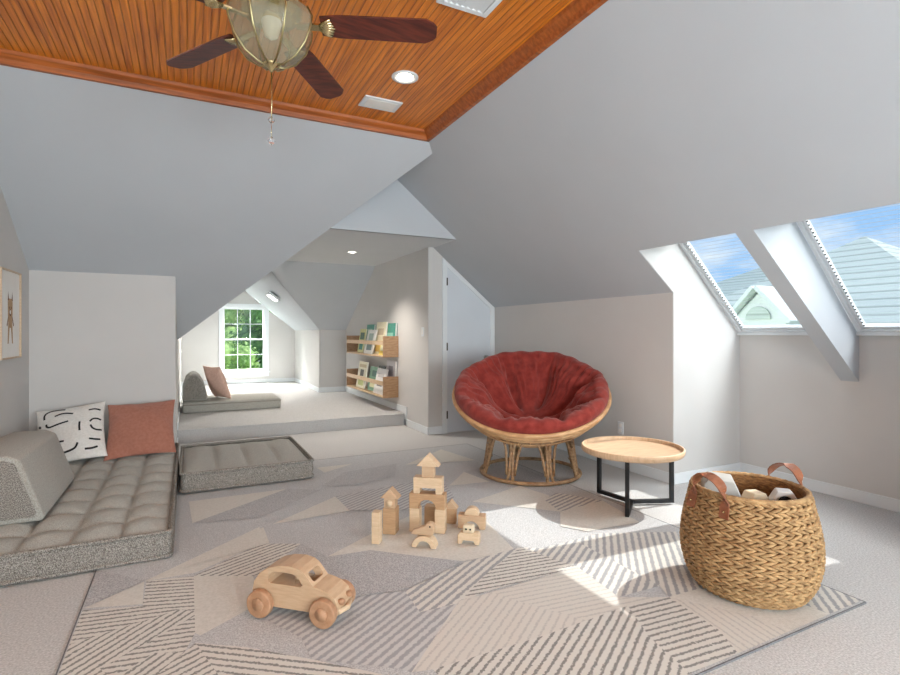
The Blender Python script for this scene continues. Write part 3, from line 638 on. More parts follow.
# ---------------------------------------------------------------- papasan chair
def papasan():
    t = thing('papasan_chair', 'round rattan papasan chair with a red velvet cushion by the door', 'chair', (2.829, 3.984, FZ), R(-35.3))
    # local -y faces the camera
    b = new(); tube(b, [(.45*math.cos(a), .45*math.sin(a), .017) for a in [2*math.pi*k/56 for k in range(56)]], .017, 10, closed=True)
    base_ring = obj('base_ring', b, 'rattan', t)
    b = new(); tube(b, [(.375*math.cos(a), .375*math.sin(a), .372) for a in [2*math.pi*k/56 for k in range(56)]], .017, 10, closed=True)
    tube(b, [(.385*math.cos(a), .385*math.sin(a), .342) for a in [2*math.pi*k/56 for k in range(56)]], .009, 8, closed=True)
    obj('top_ring', b, 'rattan', t)
    npost = 8
    for k in range(npost):
        a = 2*math.pi*(k+.5)/npost
        b = new()
        for da in (-.045, .045):
            tube(b, [(r*math.cos(a+da*s), r*math.sin(a+da*s), z) for r, z, s in ((.445, .02, 1.5), (.425, .08, .8), (.405, .19, .55), (.39, .3, .8), (.375, .36, 1.5))], .0145, 8)
        for z in (.1, .28):
            tube(b, [((.42-.08*z)*math.cos(a+d), (.42-.08*z)*math.sin(a+d), z) for d in (-.065, 0, .065)], .015, 8)
        obj('post', b, 'rattan', t)
    for k in range(npost):       # bent arches between the posts
        a0 = 2*math.pi*(k+.5)/npost; a1 = a0+2*math.pi/npost
        b = new(); pts = []
        for s in range(25):
            u = s/24; a = a0+.085+(a1-a0-.17)*u
            z = .07+.275*(1-abs(2*u-1)**5); r = .445-.18*z
            pts.append((r*math.cos(a), r*math.sin(a), z))
        tube(b, pts, .0115, 8); obj('arch', b, 'rattan', t)
    # bowl: spherical, tilted towards the viewer
    Rs, tilt = .827, R(24)
    cz = 1.121; cy = .10-.166
    mt = Matrix.Translation((0, cy, cz-FZ)) @ Matrix.Rotation(tilt, 4, 'X')
    def sp(th, ph, rad):  # th from the axis pointing down-back
        return mt @ Vector((rad*math.sin(th)*math.cos(ph), rad*math.sin(th)*math.sin(ph), -rad*math.cos(th)))
    TM = math.asin(.715/.827)
    b = new(); nr = 40
    for k in range(nr):
        ph = 2*math.pi*k/nr; tube(b, [sp(TM*s/10, ph, Rs+.006) for s in range(1, 11)], .009, 6)
    fr = obj('bowl_ribs', b, 'rattanl', t)
    b = new(); tube(b, [sp(TM, 2*math.pi*k/72, Rs+.004) for k in range(72)], .021, 10, closed=True)
    tube(b, [sp(TM-.05, 2*math.pi*k/72, Rs+.014) for k in range(72)], .013, 8, closed=True)
    obj('bowl_rim', b, 'rattanl', t)
    b = new()
    for th in (.42, .62, .8, .93): tube(b, [sp(th, 2*math.pi*k/64, Rs+.016) for k in range(64)], .008, 6, closed=True)
    obj('bowl_hoops', b, 'rattanl', t)
    # cushion
    b = new(); NP, NT = 192, 46
    rnd = random.Random(4); lob = 8
    wp = [(rnd.uniform(12, 58), rnd.uniform(0, 6.28), rnd.uniform(.3, 1)) for _ in range(9)]
    def thick(th, ph):
        u = th/TM
        roll = .105+.085*math.exp(-((u-.80)/.24)**2)
        phr = ph+.06*math.sin(2*ph+1)+.04*math.sin(3*ph)
        s = abs(math.sin(lob*(phr+.39)/2))          # 0 in a seam
        gro = (1-s)**3
        amp = max(0, min(1, (u-.22)/.25))
        tt = roll*(1-.62*amp*(1-s)**1.5*(.3+.7*math.exp(-((u-.55)/.28)**2))) + .085*amp*(s**.6-.6)*math.exp(-((u-.62)/.3)**2)
        tt -= .055*math.exp(-((u-.34)/.10)**2)*(math.exp(-((s)/.45)**2))   # tuft buttons
        cr_ = sum(a*math.sin(f*ph+p0+3*math.sin(6*u+p0)) for f, p0, a in wp)/9
        tt += .06*cr_*max(0, min(1, (u-.3)/.3))
        return max(.03, tt)
    prof = []
    vs = []
    for i in range(NP):
        ph = 2*math.pi*i/NP; row = []
        for j in range(NT):
            if j < 10:                       # underside
                th = TM*(.05+.95*j/9); p = sp(th, ph, Rs-.012)
            elif j < 20:                     # rolled edge
                s = (j-9)/11; T = thick(TM*.98, ph); a = math.pi*s
                th = TM+.0 + (.095+.008*math.sin(7*ph)+.006*math.sin(23*ph))*math.sin(a); p = sp(th, ph, Rs-.012-(T-.012)*(1-math.cos(a))/2)
            else:
                th = TM*(1-(j-20)/(NT-20)*.97); p = sp(th, ph, Rs-thick(th, ph))
            row.append(b.verts.new(p))
        vs.append(row)
    for i in range(NP):
        a, c = vs[i], vs[(i+1) % NP]
        for j in range(NT-1):
            b.faces.new((a[j], a[j+1], c[j+1], c[j])).smooth = True
    b.faces.new([r[0] for r in vs]); b.faces.new([r[-1] for r in vs][::-1])
    obj('cushion', b, 'velvet', t)
papasan()

# ---------------------------------------------------------------- coffee table
def table():
    t = thing('coffee_table', 'round oak tray table on black steel legs in front of the armchair', 'table', (2.996, 2.909, FZ))
    b = new(); lathe(b, [(0, .388), (.353, .388), (.364, .394), (.370, .41), (.370, .432), (.366, .437), (.358, .437), (.354, .432), (.354, .413), (.348, .410), (0, .410)], 72); obj('tabletop', b, 'oak', t)
    angs = [math.atan2(y-2.909, x-2.996) for x, y in ((2.742, 2.706), (2.958, 3.231), (3.287, 2.79))]
    for a in angs:
        mt = Matrix.Rotation(a, 4, 'Z'); b = new(); w = .014
        box(b, .325-2*w, .325, -w, w, 0, .388, 0, mt); obj('leg', b, 'black', t, bevel=.002)
        b = new(); box(b, .0, .325-2*w, -w, w, 0, 2*w, 0, mt); obj('foot_bar', b, 'black', t, bevel=.002)
        b = new(); box(b, .0, .325-2*w, -w, w, .372, .388, 0, mt); obj('top_bar', b, 'black', t, bevel=.002)
table()

# ---------------------------------------------------------------- basket
def basket():
    H = .50
    t = thing('toy_basket', 'woven seagrass basket with leather handles holding toys on the rug corner', 'basket', (2.548, 1.694, FZ), 0)
    tab = [(0, .225), (.03, .255), (.09, .285), (.16, .302), (.22, .307), (.29, .303), (.37, .289), (.44, .272), (.505, .258)]
    def rad(z):
        z = max(0, min(z, .505))
        for (z0, r0), (z1, r1) in zip(tab[:-1], tab[1:]):
            if z0 <= z <= z1: return r0+(r1-r0)*(z-z0)/(z1-z0)
        return tab[-1][1]
    b = new(); rows = 13; rh = (H-.008)/rows; Nn = 44; rnd = random.Random(2)
    for i in range(rows):
        for half in (0, 1):
            for k in range(Nn):
                a = 2*math.pi*(k+.5*(i % 2)*0)/Nn + rnd.uniform(-.008, .008)
                zc = .009+rh*(i+.25+.5*half); st = 2*math.pi/Nn
                sgn = 1 if half else -1
                ring = []
                for q in range(5):
                    u = (q-2)/2
                    aa = a - sgn*u*st*.80; zz = zc + u*rh*.26
                    r = rad(zz)+.004*(1-u*u)+.003
                    wv = (.3, .85, 1.0, .85, .3)[q]
                    dirr = Vector((math.cos(aa), math.sin(aa), 0)); tg = Vector((-math.sin(aa), math.cos(aa), 0))
                    # axis of the strand in tangent space; cross direction
                    ax = (tg*(-sgn*st*.80*r) + Vector((0, 0, rh*.26))).normalized(); cr_ = dirr.cross(ax)
                    c = dirr*r + Vector((0, 0, zz))
                    ring.append([b.verts.new(c + cr_*(.0082*wv*math.cos(p)) + dirr*(.0088*wv*math.sin(p))) for p in [2*math.pi*m_/6 for m_ in range(6)]])
                for r0, r1 in zip(ring[:-1], ring[1:]):
                    for m_ in range(6): b.faces.new((r0[m_], r0[(m_+1) % 6], r1[(m_+1) % 6], r1[m_])).smooth = True
    body = obj('woven_wall', b, 'weave', t)
    b = new(); pr = [(0, .006)]+[(r-.004, z+.004) for z, r in tab]+[(r-.02, z) for z, r in tab[::-1] if z > .40]+[(.262, .378), (0, .378)]
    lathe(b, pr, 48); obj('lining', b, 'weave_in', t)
    b = new(); tube(b, [(.257*math.cos(a), .257*math.sin(a), H+.004+.002*math.sin(40*a)) for a in [2*math.pi*k/96 for k in range(96)]], .013, 8, closed=True); obj('rim', b, 'weave', t)
    rt = Vector((.8936, -.449, 0)); fw = Vector((.449, .8936, 0))
    for nd in ((-rt*.93-fw*.36), (rt*.93+fw*.36)):
        nd = nd.normalized(); tg = Vector((-nd.y, nd.x, 0))
        b = new(); path = []
        for s in range(25):
            u = -1+2*s/24
            if abs(u) > .62:
                q = (abs(u)-.62)/.38; z = H-.005-.085*q; x = .094*math.copysign(1, u)
            else:
                a = u/.62*math.pi/2; x = .094*math.sin(a); z = H-.005+.098*math.cos(a)
            rr_ = rad(min(z, .49))+.020
            k = max(0, min(1, (z-H+.03)/.08))
            ang = x/.28*(1-k); 
            p = nd*(rr_*math.cos(x/.28)-.004*k) + tg*(rr_*math.sin(x/.28)); p.z = z
            bd = (tg*(1-k)+nd*k*.9+Vector((0, 0, .25*k*(1 if x < 0 else -1)))).normalized()
            path.append((p, bd))
        rows_ = []
        for i, (p, bd) in enumerate(path):
            tn = (path[min(i+1, 24)][0]-path[max(i-1, 0)][0]).normalized(); th = tn.cross(bd).normalized()*.0025; w = bd*.026
            rows_.append([b.verts.new(p+s) for s in (w+th, w-th, -w-th, -w+th)])
        for r0, r1 in zip(rows_[:-1], rows_[1:]):
            for m_ in range(4): b.faces.new((r0[m_], r0[(m_+1) % 4], r1[(m_+1) % 4], r1[m_])).smooth = False
        b.faces.new(rows_[0][::-1]); b.faces.new(rows_[-1])
        h = obj('handle', b, 'leather', t)
        for i in (1, 23):
            b = new(); p = path[i][0]; ball(b, p+Vector((p.x, p.y, 0)).normalized()*.003+Vector((0, 0, .014)), .006, seg=8); obj('rivet', b, 'brass', h)
basket()
def rot_mat(loc, rx, ry, rz): return Matrix.Translation(loc) @ Matrix.Rotation(rz, 4, 'Z') @ Matrix.Rotation(ry, 4, 'Y') @ Matrix.Rotation(rx, 4, 'X')
def loose(name, bm, m, label, cat, loc, rot=(0, 0, 0), group=None, bevel=.006):
    o = obj(name, bm, m, bevel=bevel); o.location = loc; o.rotation_euler = rot; return tag(o, label, cat, group)
bx, by, bz = 2.548, 1.694, FZ+.379
b = new(); prism(b, [(-.085, -.08), (.085, -.08), (.085, .02), (.05, .085), (-.06, .085), (-.085, .05)], [], -.07, .07)
loose('toy_block', b, 'blockg', 'large grey wooden block in the basket beside the left handle', 'toy', (2.442, 1.775, bz+.088), (R(3), R(4), R(-48)), 'toys in the basket')
b = new(); prism(b, circle(0, 0, .062, 6, 0, 360), [], -.04, .04)
loose('toy_block', b, 'blockc', 'cream six sided wooden block in the middle of the basket', 'toy', (2.558, 1.665, bz+.0545), (R(0), R(0), R(-20)), 'toys in the basket')
t = thing('toy_block_house', 'white six sided toy with a black slot in the basket', 'toy', (2.674, 1.592, bz+.064), R(-48), 'toys in the basket')
b = new(); prism(b, circle(0, 0, .064, 6, 0, 360), [circle(0, 0, .034, 14)], -.04, .04); obj('body', b, 'blockw', t, bevel=.006)
b = new(); prism(b, circle(0, 0, .034, 14), [], -.034, .034); obj('slot', b, 'ink', t)

# ---------------------------------------------------------------- wooden car
def car():
    ax = math.atan2(2.324-2.549, .537-.291)
    t = thing('toy_car', 'wooden beetle shaped toy car on the grey part of the rug', 'toy', (.474, 2.462, FZ), ax)
    # local x forward, y left
    Rw = .062; hw = .068
    prof = [(-.212, .07), (-.218, .11), (-.208, .155), (-.18, .195), (-.135, .226), (-.08, .243), (-.02, .247), (.025, .238), (.05, .222), (.072, .195), (.095, .165), (.125, .160), (.165, .148), (.2, .122), (.218, .085), (.214, .045), (.10, .042), (-.10, .042), (-.195, .045)]
    win = [(-.14, .168), (-.132, .192), (-.112, .209), (-.06, .214), (-.01, .212), (.015, .202), (.042, .165), (.032, .155), (-.125, .155)]
    prof = [(x, .045+(z-.045)*.94) for x, z in prof]; win = [(x, .045+(z-.045)*.94) for x, z in win]
    b = new(); prism(b, prof, [win], -hw, hw); body = obj('car_body', b, 'beech3', t)
    mtw = Matrix.Translation((.071, 0, .187)) @ Matrix.Rotation(R(52), 4, 'Y')
    c = new(); box(c, -.024, .024, -.045, .045, -.10, .06, 0, mtw); cu = obj('cut', c, 'beech3', t, bevel=.012, seg=3)
    cut(body, [cu])
    bv = body.modifiers.new('bevel', 'BEVEL'); bv.width = .012; bv.segments = 3; bv.limit_method = 'ANGLE'; bv.angle_limit = R(40)
    b = new(); lathe(b, [(0, .150), (.016, .150), (.014, .175), (.006, .178), (.018, .188), (.02, .198), (.012, .21), (0, .212)], 14, (-.02, .0, 0)); obj('peg_driver', b, 'beech', body)
    b = new(); tube(b, [(.212, -.06, .058), (.232, 0, .056), (.212, .06, .058)], .012, 8); obj('bumper', b, 'beech', t)
    for y in (-.038, .038):
        b = new(); mt = Matrix.Translation((.205, y, .093)) @ Matrix.Rotation(R(80), 4, 'Y'); lathe(b, [(0, 0), (.012, 0), (.014, .02), (.011, .028), (0, .03)], 14, mtx=mt); obj('headlight', b, 'wheel', t)
    for x in (-.160, .158):
        for s in (-1, 1):
            b = new(); mt = Matrix.Translation((x, s*(hw+.006), Rw)) @ Matrix.Rotation(R(90)*-s, 4, 'X')
            lathe(b, [(0, 0), (Rw-.004, 0), (Rw, .004), (Rw, .03), (Rw-.004, .034), (0, .034)], 36, mtx=mt); w = obj('wheel', b, 'wheel', t, bevel=.002)
            b = new(); lathe(b, [(0, .034), (.03, .034), (.028, .038), (.016, .038), (.015, .041), (.0, .041)], 24, mtx=mt); obj('hubcap', b, 'wheel', w)
    for x in (-.160, .158):
        b = new(); tube(b, [(x, -hw-.01, Rw), (x, hw+.01, Rw)], .008, 8); obj('axle', b, 'wheel', t)
car()

# ---------------------------------------------------------------- building blocks
RZ = R(-37); ex = Vector((math.cos(RZ), math.sin(RZ), 0)); ey = Vector((-math.sin(RZ), math.cos(RZ), 0))
GB = 'wooden building blocks on the rug'
def blk(name, outer, holes, d, m, label, loc, z, rz=RZ, bevel=.003):
    b = new(); prism(b, outer, holes, -d/2, d/2); return loose(name, b, m, label, 'toy block', (loc[0], loc[1], FZ+z), (0, 0, rz), GB, bevel)
def rect(w, h): return [(-w/2, 0), (w/2, 0), (w/2, h), (-w/2, h)]
def P(x, y): return (x, y)
blk('plank_block', rect(.05, .192), [], .06, 'beech', 'upright plank block standing alone at the left end', (1.04, 3.07), 0)
tw = (1.174, 3.187)
blk('square_block', rect(.085, .165), [], .085, 'beech2', 'dark square post block carrying the small clock cube', tw, 0)
t = thing('clock_block', 'small cube block with a round disc on the dark post', 'toy block', (tw[0], tw[1], FZ+.1653), RZ, GB)
b = new(); box(b, -.036, .036, -.036, .036, 0, .062); obj('cube', b, 'beech3', t, bevel=.003)
b = new(); lathe(b, [(0, 0), (.022, 0), (.022, .006), (0, .006)], 20, mtx=Matrix.Translation((0, -.036, .032)) @ Matrix.Rotation(R(90), 4, 'X')); obj('disc', b, 'beech', t)
blk('roof_block', [(-.062, 0), (.062, 0), (0, .062)], [], .08, 'beech3', 'small triangular roof block on the clock cube', tw, .2276)
gc = Vector((1.398, 3.10, 0))
for s, lb in ((-1, 'left pillar block under the arch block of the tall gate'), (1, 'right pillar block under the arch block of the tall gate')):
    blk('pillar_block', rect(.066, .152), [], .07, 'beech', lb, gc+ex*(s*.0835), 0)
blk('arch_block', [(-.117, 0), (-.06, 0)] + circle(0, 0, .06, 14, 180, 0)[1:-1] + [(.06, 0), (.117, 0), (.117, .098), (-.117, .098)], [], .08, 'beech2', 'dark arch block spanning the two gate pillars', gc, .1523)
blk('bridge_block', [(-.094, 0), (-.052, 0), (-.052, .036), (.052, .036), (.052, 0), (.094, 0), (.094, .104), (-.094, .104)], [], .075, 'beech', 'pale bridge block with a square notch on top of the arch', gc+ex*.004, .2506)
blk('post_block', rect(.08, .072), [], .058, 'beech3', 'short post block on the bridge block under the roof', gc+ex*.004, .3549)
blk('roof_block', [(-.075, 0), (.075, 0), (0, .078)], [], .08, 'beech', 'large triangular roof block at the very top of the tower', gc+ex*.004, .4272)
blk('square_block', rect(.095, .125), [], .07, 'beech2', 'dark square block standing behind the gate opening', gc+ey*.13, 0)
# front arch with a lying figure on it
fc = Vector((1.282, 2.889, 0))
blk('curve_block', circle(0, -.005, .076, 16, 4, 176) + circle(0, -.005, .045, 12, 174, 6), [], .07, 'beech', 'low half ring block in front of the gate', fc, 0, RZ-.05)
t = thing('duck_figure', 'rounded wooden bird figure with dot eyes on the half ring block', 'toy', (fc.x, fc.y, FZ+.0713), RZ-.05)
b = new(); prism(b, [(-.085, .004), (-.06, .0), (.05, .0), (.062, .02), (.062, .058), (.045, .075), (.02, .075), (.0, .055), (-.04, .038), (-.075, .022)], [], -.026, .026); obj('body', b, 'beech3', t, bevel=.007, seg=3)
for y in (-.0265, .0265):
    b = new(); ball(b, (.038, y, .056), .005, seg=8); obj('eye', b, 'ink', t)
# right side group
rc = Vector((1.684, 3.026, 0))
blk('bridge_block', [(-.09, 0), (-.05, 0)] + circle(0, 0, .05, 12, 180, 0)[1:-1] + [(.05, 0), (.09, 0), (.09, .088), (-.09, .088)], [], .07, 'beech3', 'low bridge block with a round opening on the right side', rc, 0)
blk('half_round_block', circle(0, 0, .048, 16, 0, 180), [], .06, 'beech', 'half round block on the low bridge block', rc+ex*.0, .0883)
pc = Vector((1.60, 3.17, 0))
blk('post_block', rect(.075, .10), [], .06, 'beech2', 'dark post block behind the low bridge block', pc, 0)
blk('roof_block', [(-.05, 0), (.05, 0), (0, .055)], [], .065, 'beech3', 'tiny triangular roof block behind the low bridge', pc, .1003)
t = thing('sheep_figure', 'small wooden animal figure with dot eyes right of the gate', 'toy', (1.54, 2.808, FZ), RZ-.05)
b = new(); prism(b, [(-.068, 0), (-.04, 0), (-.034, .022), (.034, .022), (.04, 0), (.068, 0), (.068, .05), (.062, .07), (-.05, .07), (-.066, .055)], [], -.028, .028); obj('body', b, 'beech', t, bevel=.006)
b = new(); box(b, -.035, .035, -.03, .02, .068, .118); obj('head', b, 'blockc', t, bevel=.014, seg=3)
for x in (-.012, .014):
    b = new(); ball(b, (x, -.030, .094), .006, seg=8); obj('eye', b, 'ink', t)

# ---------------------------------------------------------------- bookshelves and books
def shelf(label, z0, z1):
    t = thing('picture_ledge', label, 'shelf', (XS, 8.1, z0), 0, 'wooden book ledges on the alcove wall')
    y0, y1, d = 7.12, 9.05, .235
    for y in (y0, y1-.022):
        b = new(); box(b, XS-d, XS-.001, y, y+.022, z0, z1); obj('end_panel', b, 'walnut', t, bevel=.003, world=True)
    b = new(); box(b, XS-d, XS-.001, y0+.022, y1-.022, z0, z0+.022); obj('bottom_board', b, 'shelf_light', t, bevel=.002, world=True)
    b = new(); box(b, XS-d, XS-d+.018, y0+.022, y1-.022, z0+.175, z0+.235); obj('front_rail', b, 'shelf_light', t, bevel=.003, world=True)
shelf('upper wooden book ledge on the alcove wall holding the teal book', .945, 1.25)
shelf('lower wooden book ledge on the alcove wall just above the baseboard', .36, .665)
def book(y0, y1, zb, h, x0, lean, th, col, spots, label, group):
    """cover faces -x (into the alcove); leans back to the wall"""
    t = thing('picture_book', label, 'book', (x0, (y0+y1)/2, zb), 0, group)
    mt = Matrix.Rotation(lean, 4, 'Y'); w = (y1-y0)/2
    cm = mat('book_cover', col, tuple(min(255, c+10) for c in col), .5, 20)
    b = new(); box(b, 0, .003, -w, w, 0, h, 0, mt); box(b, th-.003, th, -w, w, 0, h, 0, mt); box(b, .003, th-.003, w-.004, w, 0, h, 0, mt)
    ms = [cm]
    for (u0, u1, v0, v1, c) in spots:
        ms.append(mat('cover_art', c, c, .5)); box(b, -.0012, 0, w-2*w*u1, w-2*w*u0, h*v0, h*v1, len(ms)-1, mt)
    obj('cover', b, ms, t)
    b = new(); box(b, .003, th-.003, -w+.004, w-.004, .004, h-.004, 0, mt); obj('pages', b, 'paper', t)
GU, GL = 'picture books on the upper ledge', 'picture books on the lower ledge'
zu, zl = .945+.0225, .36+.0225
book(8.40, 8.72, zu, .40, 2.60, R(9), .02, (206, 204, 140), [(.15, .85, .55, .85, (64, 92, 66)), (.2, .8, .12, .4, (60, 130, 110))], 'yellow green book at the far end of the upper ledge', GU)
book(8.12, 8.50, zu, .47, 2.66, R(6), .03, (92, 158, 138), [(.2, .8, .6, .85, (178, 208, 190))], 'green book behind the yellow green one on the upper ledge', GU)
book(7.80, 8.22, zu, .385, 2.56, R(12), .02, (228, 228, 222), [(.25, .75, .55, .85, (150, 170, 160)), (.2, .8, .15, .42, (120, 140, 138))], 'white picture book standing foremost on the upper ledge', GU)
book(7.46, 7.90, zu, .50, 2.628, R(6), .025, (232, 222, 190), [(.1, .9, .08, .42, (226, 186, 92)), (.2, .8, .6, .8, (190, 170, 140))], 'cream and yellow book, tallest on the upper ledge', GU)
book(7.16, 7.60, zu, .475, 2.685, R(3), .03, (56, 142, 124), [(.2, .8, .55, .7, (150, 206, 190)), (.1, .9, .18, .36, (236, 238, 232))], 'teal book at the near end of the upper ledge', GU)
book(7.26, 7.48, zu, .21, 2.56, R(8), .02, (236, 212, 96), [(.2, .8, .3, .75, (248, 240, 200))], 'small yellow book low behind the upper rail', GU)
book(8.24, 8.70, zl, .44, 2.57, R(9), .02, (232, 226, 200), [(.3, .7, .45, .7, (84, 84, 70)), (.1, .9, .78, .9, (206, 190, 150)), (.2, .8, .1, .3, (190, 196, 120))], 'cream book with a dark figure on the lower ledge', GL)
book(7.72, 8.16, zl, .38, 2.60, R(9), .022, (116, 160, 128), [(.2, .75, .15, .45, (232, 226, 180)), (.3, .8, .6, .85, (66, 110, 96))], 'green book in the middle of the lower ledge', GL)
book(7.28, 7.72, zl, .385, 2.55, R(12), .02, (232, 229, 225), [(.25, .75, .3, .5, (140, 132, 130)), (.2, .8, .65, .8, (206, 200, 196))], 'white book with a grey drawing on the lower ledge', GL)
book(7.52, 7.86, zl, .40, 2.66, R(5), .03, (52, 62, 60), [], 'dark book half hidden behind the white one on the lower ledge', GL)
book(7.16, 7.52, zl, .50, 2.685, R(2.5), .03, (208, 203, 206), [(.25, .75, .55, .85, (158, 152, 160))], 'pale lilac book at the near end of the lower ledge', GL)

# ---------------------------------------------------------------- small wall things
t = thing('light_switch', 'white light switch on the wall between the books and the door', 'switch', (XS, 6.24, 1.31))
b = new(); box(b, -.008, 0, -.037, .037, -.06, .06); obj('plate', b, 'white', t, bevel=.003)
b = new(); box(b, -.012, -.008, -.015, .015, -.032, .032); obj('rocker', b, 'paper', t, bevel=.002)
t = thing('wall_outlet', 'white power outlet on the low wall behind the coffee table', 'outlet', (XR, 3.75, .387))
b = new(); box(b, -.007, 0, -.037, .037, -.06, .06); obj('plate', b, 'white', t, bevel=.003)
for z in (-.026, .026):
    b = new(); box(b, -.010, -.007, -.017, .017, z-.015, z+.015); obj('socket', b, 'paper', t, bevel=.004)
# framed animal print on the left wall
t = thing('framed_print', 'framed animal print on the left wall above the floor mattress', 'picture', (XL, 5.475, 1.45))
w, h, fw_ = .275, .365, .014
b = new(); box(b, 0, .026, -w, -w+fw_, -h, h); box(b, 0, .026, w-fw_, w, -h, h); box(b, 0, .026, -w+fw_, w-fw_, -h, -h+fw_); box(b, 0, .026, -w+fw_, w-fw_, h-fw_, h)
obj('frame', b, 'frame', t, bevel=.003)
b = new(); box(b, 0, .012, -w+fw_, w-fw_, -h+fw_, h-fw_)
ms = ['paper', 'tan', 'brown']
def art(pts, mi, lift=0): poly(b, [(.0125+lift, y, z) for y, z in pts], mi)
art([(y*.9+.0, z) for y, z in [(-.07, -.02), (.07, -.02), (.075, .10), (.05, .13), (-.05, .13), (-.075, .10)]], 1)      # head
art([(-.07, .11), (-.035, .12), (-.055, .19)], 2, .0004); art([(.07, .11), (.035, .12), (.055, .19)], 2, .0004)        # ears
art([(-.055, -.02), (.055, -.02), (.06, -.11), (-.06, -.11)], 1, .0002)                                              # body
for s in (-1, 1):
    art([(s*.015, -.10), (s*.06, -.10), (s*.075, -.24), (s*.045, -.24)], 1, .0003)                                     # legs
    art([(s*.045, -.02), (s*.06, -.02), (s*.10, -.09), (s*.08, -.10)], 2, .0005)
    art([(s*.03+y, .055+z) for y, z in circle(0, 0, .012, 10)], 2, .0005)
art([(y, .015+z) for y, z in circle(0, 0, .03, 14)], 2, .0004); art([(y, .02+z) for y, z in circle(0, 0, .018, 12)], 0, .0006)
obj('print', b, ms, t, fix=False)

# ---------------------------------------------------------------- ceiling fixtures
def can_light(label, loc, r, power, m='lamp', group='recessed ceiling lights', cone=140):
    t = thing('recessed_light', label, 'ceiling light', loc, 0, group)
    b = new(); lathe(b, [(r*.62, .02), (r*.66, -.004), (r*.8, -.010), (r, -.006), (r, .0), (r*.7, .02)], 32); obj('trim_ring', b, 'white', t, smooth=False)
    b = new(); lathe(b, [(0, -.004), (r*.5, -.003), (r*.645, .002)], 28); obj('lamp', b, m, t)
    l = bpy.data.lights.new('bulb', 'SPOT'); l.energy = power; l.spot_size = R(cone); l.spot_blend = .8; l.shadow_soft_size = r*.5; l.color = (1, .93, .84)
    o = bpy.data.objects.new('bulb', l); COL.objects.link(o); o.parent = t; o.location = (0, 0, -.03)
    return t
can_light('round recessed light in the wood ceiling near the corner', (1.393, 3.491, ZCE), .096, 14)
can_light('round recessed light in the flat alcove ceiling', (1.983, 6.888, ZA), .085, 95, cone=112)
can_light('round recessed light in the wood ceiling at the far left', (-.57, 3.10, ZCE), .092, 24)
# square lamp on the dormer slope
nd = Vector((-.749, 0, -1)).normalized()
LX, LY = 1.416, 9.99
t = thing('square_light', 'small square surface light on the sloped dormer ceiling', 'ceiling light', (LX, LY, ZKB+(XD-LX)*.749))
mt = Matrix.Rotation(math.atan(.749), 4, 'Y')
b = new(); box(b, -.11, .11, -.16, .16, -.045, 0, 0, mt); obj('housing', b, 'white', t, bevel=.008)
b = new(); box(b, -.09, .09, -.14, .14, -.05, -.0455, 0, mt); obj('diffuser', b, 'lamp2', t)
l = bpy.data.lights.new('bulb', 'AREA'); l.size = .2; l.energy = 45; l.color = (1, .96, .9); lo = bpy.data.objects.new('bulb', l); COL.objects.link(lo); lo.parent = t; lo.location = (-.04, 0, -.075); lo.rotation_euler = (0, math.atan(.749), 0)

t = thing('ceiling_vent', 'plain white vent cover in the wood ceiling near the corner', 'vent', (1.378, 3.98, ZCE))
b = new(); box(b, -.155, .155, -.10, .10, -.012, 0); obj('plate', b, 'white', t, bevel=.005)
b = new(); box(b, -.12, .12, -.07, .07, -.016, -.012); obj('damper_panel', b, 'paper', t, bevel=.003)
t = thing('ceiling_vent', 'white slatted air vent cut off by the top edge of the photo', 'vent', (1.383, 2.42, ZCE))
b = new()
for x0, x1, y0, y1 in ((-.16, -.125, -.19, .19), (.125, .16, -.19, .19), (-.125, .125, -.19, -.155), (-.125, .125, .155, .19)): box(b, x0, x1, y0, y1, -.014, 0)
obj('frame', b, 'white', t, bevel=.004)
b = new(); box(b, -.125, .125, -.155, .155, -.002, 0); obj('back_plate', b, 'bronze', t)
for k in range(7):
    x = -.105+.035*k; b = new(); box(b, -.014, .014, -.155, .155, -.0015, .0015, 0, Matrix.Translation((x, 0, -.008)) @ Matrix.Rotation(R(28), 4, 'Y')); obj('slat', b, 'white', t)

